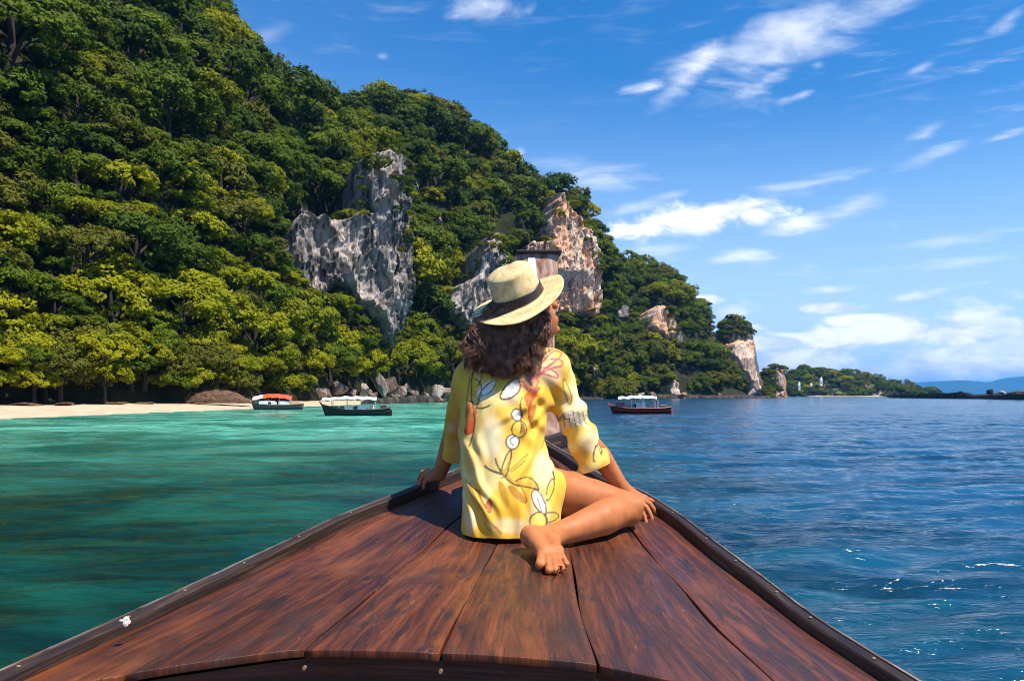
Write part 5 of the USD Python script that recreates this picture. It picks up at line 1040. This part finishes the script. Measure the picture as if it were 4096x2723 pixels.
# ---- straw hat, tipped back and to the left
def build_hat():
    C = np.array([.022, 2.545, .314]); up = AXIS / np.linalg.norm(AXIS); sd = np.array([1, 0, 0]) - up * up[0]; sd /= np.linalg.norm(sd); fw = np.cross(up, sd); R = np.stack([sd, fw, up], 1)
    def turn(prof, n=128, warp=None):
        prof = np.array(prof, float); a = np.linspace(0, 2 * np.pi, n, endpoint=False); v = np.stack([prof[:, None, 0] * np.cos(a), prof[:, None, 0] * np.sin(a) * 1.06, prof[:, None, 1] + 0 * a], -1)
        if warp is not None: v = warp(v, a)
        v = v.reshape(-1, 3); f = grid_faces(len(prof), n, True); uv = np.stack([np.repeat(np.r_[0, np.cumsum(np.linalg.norm(np.diff(prof, axis=0), axis=1))], n), np.tile(a, len(prof))], 1); return v, f, uv
    rb, rt, h = .0835, .0745, .108
    crown = [(rb, -.004)] + [(rb + (rt - rb) * t, h * .80 * t) for t in np.linspace(0, 1, 14)] + [(rt * math.cos(q) * 1.0 if q < 1.57 else .0005, h * .80 + h * .24 * math.sin(q)) for q in np.linspace(.12, 1.569, 16)]
    def wc(v, a):
        rr = np.hypot(v[..., 0], v[..., 1]); top = smoothstep(h * .6, h, v[..., 2]); v[..., 2] -= top * .007 * np.exp(-(v[..., 0] / .02) ** 2) * smoothstep(-.09, .05, v[..., 1]); v[..., 0] *= 1 - .05 * top * smoothstep(0, .07, v[..., 1]); return v
    def wb(v, a):
        rr = smoothstep(.085, .158, np.hypot(v[..., 0], v[..., 1] / 1.06)); v[..., 2] += rr * (.010 * np.cos(2 * a) + .012 * np.maximum(np.cos(a - .5), 0) ** 2 - .005 + .006 * np.cos(a + 2.6) + .0015 * np.sin(5 * a)); return v
    brim = [(rb - .004, -.004)] + [(r_, -.003 - .002 * (r_ - rb) / .07) for r_ in np.linspace(rb, .152, 22)] + [(.1545, -.0055), (.155, -.0075), (.1535, -.0090)] + [(r_, -.0085) for r_ in np.linspace(.150, rb - .004, 12)]
    band = [(rb - .002, .000), (rb + .0028, .0005)] + [(rb + .0026 + (rt - rb) * t * .30, .0005 + .0275 * t) for t in np.linspace(0, 1, 6)] + [(rb - .003 - .0027, .0285)]
    N = {'uv': ('uvmap', {'attribute': 'st'}), 's': ('separate_xyz', {}), 'm1': ('math', {'math_type': 'multiply', 'value2': 2100.}), 's1': ('math', {'math_type': 'sine'}), 'm2': ('math', {'math_type': 'multiply', 'value2': 170.}), 's2': ('math', {'math_type': 'sine'}), 'ad': ('math', {'math_type': 'multiply'}),
         'mp': ('mapping', {'scale': (520, 5, 1)}), 'n': ('noise_texture', {'scale': 1., 'detail': 4., 'roughness': .65}), 'mp2': ('mapping', {'scale': (40, 3, 1)}), 'n2': ('noise_texture', {'scale': 1., 'detail': 4.}),
         'r': ('rgb_ramp', {'ramp': [(.34, (.42, .27, .09)), (.48, (.72, .54, .25)), (.64, (.86, .71, .42))]}), 'ma': ('math', {'math_type': 'multiply_add', 'value2': .5}), 'mb': ('math', {'math_type': 'multiply', 'value2': .5}),
         'h': ('math', {'math_type': 'multiply_add', 'value2': .4}), 'b': ('bump', {'strength': .8, 'distance': .0018}), 'p': ('principled_bsdf', {'roughness': .55, 'specular_ior_level': .35})}
    K = [('uv.UV', 's.vector'), ('s.x', 'm1.value1'), ('m1.value', 's1.value1'), ('s.y', 'm2.value1'), ('m2.value', 's2.value1'), ('s1.value', 'ad.value1'), ('s2.value', 'ad.value2'), ('uv.UV', 'mp.vector'), ('mp.vector', 'n.vector'), ('uv.UV', 'mp2.vector'), ('mp2.vector', 'n2.vector'),
         ('n2.fac', 'mb.value1'), ('n.fac', 'ma.value1'), ('mb.value', 'ma.value3'), ('ma.value', 'r.fac'), ('r.color', 'p.base_color'), ('ad.value', 'h.value1'), ('n.fac', 'h.value3'), ('h.value', 'b.height'), ('b.normal', 'p.normal')]
    m_straw = usdkit.material(stage, L + 'woven_straw', N, K, surface='p.BSDF')
    m_band = noisy('dark_ribbon', [(.3, (.016, .009, .010)), (.7, (.030, .017, .018))], 300, .38, .5, bump=.0003)
    hat = thing_part('straw_hat', person)
    for nm, prof, m_, w in (('crown', crown, m_straw, wc), ('brim', brim, m_straw, wb), ('ribbon_band', band, m_band, None)):
        v, f, uv = turn(prof, warp=w); v = v @ R.T + C + Z0
        if trimesh.Trimesh(v, f, process=False).volume < 0 if nm == 'brim' else False: f = f[:, ::-1]
        fn = np.cross(v[f[:, 1]] - v[f[:, 0]], v[f[:, 2]] - v[f[:, 0]])
        if nm != 'brim' and (fn * (v[f].mean(1) - (C + Z0 + up * .03))).sum() < 0: f = f[:, ::-1]
        part(nm, (v, f), m_, hat, smooth=True, uv=uv)
def thing_part(name, parent):
    p_ = numbered(parent, name); UsdGeom.Xform.Define(stage, p_); BASE[p_] = BASE[parent]; return p_
build_hat()

# ------------------------------------------------------------------ boulders and brush along the shore
m_bould = rock_material('shore_rock', [(.28, (.035, .025, .022)), (.44, (.16, .11, .09)), (.58, (.33, .24, .20)), (.72, (.52, .42, .36))], (.30, .17, .10), .50, .66)
m_bpale = rock_material('pale_shore_rock', [(.28, (.08, .07, .065)), (.44, (.30, .25, .22)), (.6, (.52, .45, .40)), (.75, (.68, .62, .56))])
m_bdark = rock_material('wet_dark_rock', [(.3, (.010, .009, .008)), (.50, (.045, .037, .031)), (.70, (.17, .135, .11))])
def boulder(c, s, seed, n=3, jag=.34, flat=1.):
    r = np.random.default_rng(seed); g = trimesh.creation.icosphere(n, 1.); v = np.array(g.vertices)
    for _ in range(16):                                    # planes struck off, as broken limestone has
        d = r.normal(size=3); d /= np.linalg.norm(d); o = r.uniform(.42, .80); k = v @ d; v -= np.maximum(k - o, 0)[:, None] * d
    v = v * (1 + jag * .6 * (meshkit.fbm(v * 3.4 + seed, 4, seed) - .5))[:, None]; R = trimesh.transformations.random_rotation_matrix(r.random(3))[:3, :3]
    return (v @ R.T) * np.array(s) + np.array(c), np.array(g.faces)
rk = np.random.default_rng(31)
def on_px(px, row, Y): return P(px, row, Y)
ROCKS = [  # column, row of the foot, row of the top, width in columns, depth, material, words
    (321, 400, 383, 22, 178, 'b', 'broad cracked brown boulder beside the black boat canopy'), (338, 397, 377, 20, 186, 'b', 'tall tawny boulder under bushes above the black boat'),
    (352, 399, 385, 15, 190, 'b', 'leaning grey brown slab above the middle of the black boat'), (364, 395, 383, 15, 196, 'p', 'pinkish block standing behind the black boat stern'),
    (380, 393, 366, 17, 205, 'p', 'tall pale rock pillar rising among bushes right of the black boat'), (390, 396, 374, 20, 208, 'b', 'big tan boulder leaning on the pale rock pillar'),
    (402, 398, 384, 18, 212, 'b', 'flat topped brown boulder right of the pale pillar'), (414, 399, 388, 15, 218, 'b', 'small reddish boulder on the dark ledge'),
    (425, 399, 389, 12, 224, 'b', 'dark pitted rock at the end of the low ledge'), (436, 399, 381, 16, 232, 'p', 'white triangular boulder on the shore left of the seated person'),
    (447, 399, 384, 17, 236, 'b', 'rough pinkish boulder just left of the yellow shirt'), (456, 398, 387, 13, 240, 'b', 'grey brown rock half hidden behind the yellow shirt'),
    (371, 399, 391, 12, 200, 'b', 'low rounded rock at the waterline behind the black boat stern'), (408, 395, 381, 12, 222, 'b', 'wedge of brown rock above the dark ledge'),
    (612, 397.5, 388, 10, 405, 'b', 'tan rock under the bushes behind the red hulled boat'), (628, 398, 390.5, 11, 420, 'p', 'pale shoreline boulder directly above the red hulled boat canopy'), (640, 397.8, 391, 12, 432, 'p', 'white cracked boulder right of the red hulled boat canopy'),
    (652, 397.8, 390, 10, 440, 'b', 'brown boulder beside the light rock scar'), (684, 397.2, 391, 8, 470, 'b', 'small grey rock on the far shoreline right of the rock scar'), (752, 396.8, 387, 10, 520, 'p', 'pale rocks under the round topped stack'), (720, 397, 392, 7, 500, 'b', 'small brown rock at the foot of the narrow pinnacle')]
for i, (px, y0, y1, w, Y, mm, lab) in enumerate(ROCKS):
    Y -= 7 if px < 480 else 3; b, t = P(px, y0, Y), P(px, y1, Y); hgt = t[2] - b[2]; c = (b + t) / 2; c[2] = b[2] + hgt * .42
    v, f = boulder(c, (w / F * Y * .56, w / F * Y * .5, hgt * .62), 300 + i); v[:, 2] = np.maximum(v[:, 2], -.6)
    th = thing('shore_boulder', lab, 'boulder', (c[0], c[1], v[:, 2].min())); part('rock', (v, f), {'b': m_bould, 'p': m_bpale}[mm], th, smooth=14)
    for k in range(2):                                    # chips lying against it
        q = c + [rk.uniform(-.5, .5) * w / F * Y, -w / F * Y * .45, -hgt * .45]; s = hgt * rk.uniform(.12, .22); v, f = boulder(q, (s * 1.3, s, s), 600 + 3 * i + k, 2); part('stone_chip', (v, f), m_bould, th, smooth=25)
# low dark ledge with a lit top, and the wet band along the foot of the hill
def ledge(name, lab, pts, hgt, dep, seed, m, cat_='rock ledge'):
    pts = np.array(pts, float); n = 90; u = np.linspace(0, len(pts) - 1, n); c = PchipInterpolator(np.arange(len(pts)), pts)(u)
    a = np.linspace(0, np.pi, 15); prof = np.stack([np.cos(a), np.sin(a) ** .6], 1); h_ = hgt * (.55 + .9 * meshkit.fbm(np.stack([u * 2.2, u * 0 + seed, u * 0], -1), 4, seed)) * np.clip(np.minimum(u, u[-1] - u) * 4, .15, 1)
    v = np.stack([c[:, None, 0] + 0 * prof[None, :, 0], c[:, None, 1] - dep * prof[None, :, 0], -.5 + (h_[:, None] + .5) * prof[None, :, 1]], -1).reshape(-1, 3)
    f = grid_faces(n, 15); nn = vnormals(v, f)
    if nn[:, 2].mean() < 0: f = f[:, ::-1]; nn = -nn
    v = v + nn * (hgt * .55 * (meshkit.fbm(v / (hgt * 1.1), 4, seed) - .5))[:, None]; f = np.vstack([f, [[0, 7, 14]], [[len(v) - 15, len(v) - 8, len(v) - 1]]])
    part(name, (v, f), m, smooth=30, label=lab, category=cat_)
ledge('rock_ledge', 'long low dark rock ledge at the waterline behind the black boat', [(-33, 172), (-28.5, 182), (-23.5, 194), (-18, 208)], 1.7, 2.6, 5, m_bdark)
ledge('rock_ledge', 'dark wet rock ledge at the waterline behind the person in the yellow shirt', [(-19, 228), (-10, 252), (0, 286), (16, 322), (30, 350), (44, 378)], 1.3, 2.4, 6, m_bdark)
ledge('rock_ledge', 'thin dark tide band under the far green slope', [(54, 404), (66, 444), (84, 458), (108, 478), (136, 498), (160, 512), (172, 524)], 2.0, 3., 7, m_bdark)
# heap of dry brush on the sand
m_brush = noisy('dry_brush', [(.3, (.035, .020, .013)), (.55, (.13, .075, .05)), (.75, (.26, .16, .11))], 3.2, .95, .1, bump=.1, bscale=6, stretch=(1, 1, 3))
brush = thing('brush_pile', 'mound of dry brown brush on the sand left of the red canopy boat', 'brush pile', P(219, 403, 121) * [1, 1, 0] + [0, 0, .8])
uu, aa = np.meshgrid(np.linspace(-1, 1, 60), np.linspace(0, np.pi, 20), indexing='ij'); hh = (1 - np.abs(uu) ** 2.4) * 1.9; cx = (219 - 512) / F * 121
v = np.stack([cx + uu * 5.2, 121 - np.cos(aa) * 2.3 * (1 - np.abs(uu) ** 3 * .8), .75 + hh * np.sin(aa) ** .8], -1).reshape(-1, 3); f = grid_faces(60, 20); nn = vnormals(v, f)
if nn[:, 2].mean() < 0: f = f[:, ::-1]; nn = -nn
v = v + nn * (.7 * (meshkit.fbm(v * [1.1, 1.1, 3], 4, 4) - .5))[:, None]; part('mound', (v, f), m_brush, brush, smooth=30)
tw = []
for i in range(140):
    q = v[rk.integers(len(v))]; d = rk.normal(size=3) * [1, .5, .35]; d *= rk.uniform(.5, 1.3) / np.linalg.norm(d); tw.append(tube([q - d * .5, q + [0, 0, .06], q + d * .5], [.03, .022, .01], 4))
part('twigs', cat(*tw), m_brush, brush, kind='stuff')
for i, (px, w, Y) in enumerate(((30, 46, 96), (62, 30, 99), (110, 40, 108), (146, 34, 113))):
    cx = (px - 512) / F * Y; v, f = boulder((cx, Y, .86), (w / F * Y * .5, 1.1, .26), 900 + i, 3, .5); part('seaweed_line', (v, f), m_brush, smooth=30, label=['brown seaweed heap on the sand at the left edge', 'short brown seaweed heap left of the middle of the beach', 'long reddish seaweed heap in the middle of the beach', 'brown seaweed heap just left of the brush mound'][i], category='seaweed')

# ------------------------------------------------------------------ moored boats
def small_boat(label, px, py, Y, length_px, colors, canopy, yaw=0., beam=1.7, free=.75, bow_up=.75, extras=(), drop_=.08):
    o = P(px, py, Y); o[2] = 0; Ln = length_px / F * Y; t = thing('moored_boat', label, 'boat', o)
    ca, sa = math.cos(yaw), math.sin(yaw); tr = lambda v: np.stack([o[0] + v[:, 0] * ca - v[:, 1] * sa, o[1] + v[:, 0] * sa + v[:, 1] * ca, v[:, 2]], 1)
    s = np.linspace(0, 1, 36)                              # bow at s = 0, to the left
    X = (s - .5) * Ln; bw = beam / 2 * np.interp(s, [0, .1, .3, .55, .85, 1], [.03, .42, .85, 1, .90, .74]); sh = free + bow_up * np.clip(1 - s / .42, 0, 1) ** 1.8 + .16 * np.clip((s - .7) / .3, 0, 1) ** 2
    rows = []
    for q in np.linspace(0, 1, 9):                         # keel to gunwale
        w = q ** .55; rows.append(np.stack([X + Ln * .075 * (1 - s) ** 3 * (1 - q), bw * w, -.35 + (sh + .35) * q], 1))
    R = np.stack(rows, 1)                                  # section x height
    near, far = R * [1, -1, 1], R
    sec = np.concatenate([near[:, ::-1], far[:, 1:]], 1); v = sec.reshape(-1, 3); f = grid_faces(36, 17); k = len(v)
    inner = sec * [1, .93, 1] + [0, 0, .04]; vi = inner.reshape(-1, 3); f2 = f[:, ::-1] + k
    st = 35 * 17 + np.arange(17); tr_f = [[st[0], st[a + 1], st[a]] for a in range(1, 16)]
    m_h = mat(t.split('/')[-1] + '_hull', colors[0], .5, .2); m_g = mat(t.split('/')[-1] + '_trim', colors[1], .45, .4); m_i = mat(t.split('/')[-1] + '_inside', colors[3], .7, .3)
    mm = trimesh.Trimesh(tr(v), np.vstack([f, tr_f]), process=False)
    c = mm.triangles_center - [o[0], o[1], .6]
    if (mm.face_normals * c).sum(1).mean() < 0: mm.invert()
    part('hull', mm, m_h, t, smooth=35)
    mi = trimesh.Trimesh(tr(vi), f, process=False)
    if (mi.face_normals * (mi.triangles_center - [o[0], o[1], .6])).sum(1).mean() > 0: mi.invert()
    part('inside', mi, m_i, t, smooth=35)
    for row, sg in ((0, -1), (16, 1)): part('gunwale', tube(tr(sec[:, row] + [0, sg * .01, .01]), .055, 6), m_g, t, smooth=40)
    part('rubbing_strake', tube(tr(sec[2:, 2] + [0, -.015, 0]), .035, 6), m_g, t, smooth=40)
    s0 = np.searchsorted(s, .12); part('foredeck', trimesh.Trimesh(*hull(np.vstack([tr(sec[:s0 + 4, 0] * [1, .95, 1] - [0, 0, .03]), tr(sec[:s0 + 4, 16] * [1, .95, 1] - [0, 0, .03]), tr(sec[:s0 + 4, 0] * [1, .9, 1] - [0, 0, .09]), tr(sec[:s0 + 4, 16] * [1, .9, 1] - [0, 0, .09])])), process=False), m_i, t)
    x0, x1, zc, sag, ccol, c2, split = canopy
    m_c = mat(t.split('/')[-1] + '_canopy', ccol, .6, .3); m_c2 = mat(t.split('/')[-1] + '_canopy_flap', c2, .6, .3); m_p = mat(t.split('/')[-1] + '_post', (.30, .30, .31), .4, .5)
    def sheet(xa, xb, m_, nm, dz=0.):
        gx, gy = np.meshgrid(np.linspace(xa, xb, 30), np.linspace(-1, 1, 14), indexing='ij'); tt = (gx - x0) / (x1 - x0)
        top = np.stack([(gx - .5) * Ln, gy * beam * .50, zc + dz + sag * (np.sin(np.pi * np.clip(tt, 0, 1)) ** .7) + .16 * (1 - gy ** 2) - drop_ * np.abs(gy) ** 5 + .03 * np.sin(gx * 40 + gy)], -1).reshape(-1, 3); bot = top - [0, 0, .035]; f_ = grid_faces(30, 14); kk = len(top)
        ring = np.concatenate([np.arange(14), np.arange(1, 30) * 14 + 13, 29 * 14 + np.arange(12, -1, -1), np.arange(28, 0, -1) * 14]); nx = np.roll(ring, -1)
        f_ = np.vstack([f_, f_[:, ::-1] + kk, np.stack([ring, nx, nx + kk], 1), np.stack([ring, nx + kk, ring + kk], 1)]); m2 = trimesh.Trimesh(tr(np.vstack([top, bot])), f_, process=False)
        if m2.volume < 0: m2.invert()
        part(nm, m2, m_, t, smooth=40)
    sheet(split, x1, m_c, 'canopy'); sheet(x0, split - .004, m_c2, 'canopy_flap', -.05)
    for xx in np.linspace(max(x0, .14) + .02, x1 - .02, 4):
        for sg in (-1, 1):
            zb = np.interp(xx, s, sh); yb = sg * np.interp(xx, s, bw) * .93; part('canopy_post', tube(tr(np.array([[(xx - .5) * Ln, yb, zb], [(xx - .5) * Ln, sg * beam * .47, zc + .02]])), .028, 6), m_p, t, smooth=40)
    for nm, xx, yy, sx, sy, z0, sz, cc in extras:
        b = rbox((xx - .5) * Ln, yy, z0 + sz / 2, sx, sy, sz, .05); vv = np.array(b.vertices); vv = vv + (.12 * min(sx, sz) * (meshkit.fbm(vv * 2.3 + xx * 9, 3, 3) - .5))[:, None]
        part(nm, (tr(vv), np.array(b.faces)), mat(f"{t.split('/')[-1]}_{nm}_{int(xx * 100)}_{int(yy * 100) + 99}", cc, .6, .3), t)
    part('bow_post', tube(tr(np.array([[-.5 * Ln + .22, 0, sh[0] - .25], [-.5 * Ln, 0, sh[0] + .05], [-.5 * Ln - .16, 0, sh[0] + .28]])), [.10, .08, .05], 7), m_g, t, smooth=40)
    part('rudder', rbox(*(tr(np.array([[.5 * Ln + .08, 0, .15]]))[0]), .16, .05, .9, .02), m_g, t)
    return t, tr, Ln
small_boat('black hulled boat with a pale blue white canopy moored in the shallows off the beach', 356, 415, 75, 68, ((.010, .012, .016), (.020, .020, .024), 0, (.16, .10, .06)), (.02, .80, 1.62, .10, (.55, .66, .74), (.40, .42, .40), .28), yaw=math.radians(8), beam=1.9, free=.62, bow_up=.50,
    extras=[('seat_cushion', .40, -.35, .75, .5, .55, .42, (.72, .72, .62)), ('seat_cushion', .60, -.35, .95, .5, .55, .45, (.75, .80, .80)), ('seat_cushion', .73, -.3, .45, .5, .55, .45, (.70, .66, .5)), ('cargo_bundle', .50, .2, .5, .6, .5, .45, (.10, .09, .08)), ('engine', .90, 0., .6, .4, .55, .5, (.05, .04, .04)), ('coil_of_rope', .20, 0, .6, .5, .75, .2, (.30, .2, .12)), ('cargo_bundle', .30, -.2, .4, .4, .6, .35, (.25, .17, .1))])
small_boat('weathered grey boat with an orange red canopy moored against the sand', 277, 409, 107, 51, ((.085, .085, .075), (.28, .20, .14), 0, (.26, .17, .11)), (.06, .80, 1.66, .36, (.74, .070, .016), (.66, .46, .46), .26), yaw=math.radians(5), beam=2.0, free=.68, bow_up=.42, drop_=.34,
    extras=[('white_tarpaulin', .30, -.3, 1.7, 1.1, .75, .5, (.72, .70, .66)), ('cabin_side', .42, -.75, 1.0, .2, .62, .62, (.60, .60, .64)), ('cabin_window', .385, -.87, .35, .05, .74, .34, (.03, .035, .05)), ('white_tarpaulin', .66, -.4, 1.6, .9, .68, .52, (.70, .70, .72)), ('cargo_bundle', .56, 0, .7, .9, .7, .4, (.16, .08, .05)), ('orange_tarpaulin', .86, -.2, 1.1, 1.0, .62, .50, (.58, .30, .18)), ('cargo_bundle', .16, 0, .8, .8, .9, .35, (.50, .35, .26))])
small_boat('dark red hulled boat with a white canopy on the blue water right of the person', 640, 412.5, 84, 61, ((.085, .010, .007), (.42, .085, .055), 0, (.18, .12, .09)), (.14, .76, 1.70, .08, (.80, .80, .80), (.62, .64, .64), .34), yaw=math.radians(-4), beam=1.8, free=.58, bow_up=.34,
    extras=[('life_jacket', .47, -.3, .5, .4, .5, .75, (.45, .60, .66)), ('life_jacket', .55, -.35, .45, .3, .5, .80, (.66, .72, .76)), ('blue_seat', .34, -.2, .9, .7, .5, .4, (.06, .22, .26)), ('cargo_bundle', .18, 0, .9, .7, .7, .5, (.22, .12, .1)), ('engine', .88, 0, .7, .5, .5, .5, (.10, .10, .13)), ('windscreen', .78, 0, .06, 1.2, .5, .95, (.40, .48, .55)), ('dark_seat', .43, .2, .6, .6, .5, .5, (.03, .03, .05))])

# ------------------------------------------------------------------ far land
m_mount = noisy('mountain_forest', [(.3, (.010, .018, .012)), (.7, (.035, .05, .03))], .002, .95, .1)
ridge('blue_mountains', [(840, 394.4), (880, 388), (900, 383.2), (930, 381.2), (958, 380), (985, 381.6), (1004, 381.4), (1012, 377.5), (1024, 375.8), (1060, 374), (1120, 378), (1180, 385), (1240, 394)], 18000, 4000, m_mount, 9, 22., kind='structure')
ledge('rock_reef', 'long low reef of black rocks on the right in front of the blue mountains', [(262, 545), (250, 480), (244, 420), (222, 350), (214, 318), (225, 296), (250, 280)], 2.9, 8., 15, m_bdark, 'reef')
for i, (px, y0, y1, w, Y, lab) in enumerate(((984, 394, 387.6, 9, 330, 'block of rock standing on the black reef at its middle'), (997, 394, 389.6, 9, 322, 'pale rounded rock on the reef right of the standing block'), (1012, 395, 390.5, 10, 312, 'flat rock on the reef near the right edge'), (906, 397, 392.6, 7, 520, 'small dark rock at the left tip of the reef'))):
    b, t_ = P(px, y0, Y), P(px, y1, Y); hgt = t_[2] - b[2]; v, f = boulder((b[0], Y - 4, b[2] + hgt * .4), (w / F * Y * .5, w / F * Y * .5, hgt * .62), 1200 + i); part('reef_rock', (v, f), m_bpale if i == 1 else m_bdark, smooth=25, label=lab, category='rock')
m_wall = mat('far_white_wall', (.78, .78, .76), .8)
for px, y0, y1, w, lab in ((799, 390, 381, 3.2, 'white pointed building low on the distant island near the headland'), (821, 385, 376.2, 3.6, 'taller white pointed building higher on the distant island'), (811, 386, 382.5, 3., 'squat white building between the two pointed ones on the island')):
    Y = 1075; b, t_ = P(px, y0, Y), P(px, y1, Y); w = w * .6 / F * Y; hgt = t_[2] - b[2]; th = thing('island_building', lab, 'building', b); part('wall', rbox(b[0], Y, b[2] + hgt * .3, w, w, hgt * .75, .4), m_wall, th)
    part('roof', trimesh.Trimesh(*hull(np.array([[b[0] + i * w * .55, Y + j * w * .55, b[2] + hgt * .66] for i in (-1, 1) for j in (-1, 1)] + [[b[0] + w * .15, Y, t_[2]], [b[0] + w * .3, Y, t_[2] - .3]])), process=False), m_wall, th)
    part('window', rbox(b[0], Y - w * .5 - .05, b[2] + hgt * .35, w * .3, .3, hgt * .22, .05), mat(f'far_window_{int(px)}', (.05, .06, .08), .3), th)
w0 = [(P(px, 396.6, 1000)[0], 985 + 12 * math.sin(px), .4) for px in (806, 830, 855, 882)]; ledge('island_beach', 'thin pale beach at the foot of the distant island', [(a, b) for a, b, _ in w0], .7, 9., 4, m_sand, 'beach')

# ------------------------------------------------------------------ haze over the sea
m_haze = usdkit.material(stage, L + 'sea_haze', {'v': ('principled_volume', {'color': (.10, .48, 1.0), 'density': HAZE, 'anisotropy': .25})}, volume='v.volume')
hz = trimesh.creation.box([70000, 60000, 520]).apply_translation([0, 24000, 259]) 
part('haze', hz, m_haze, kind='stuff')
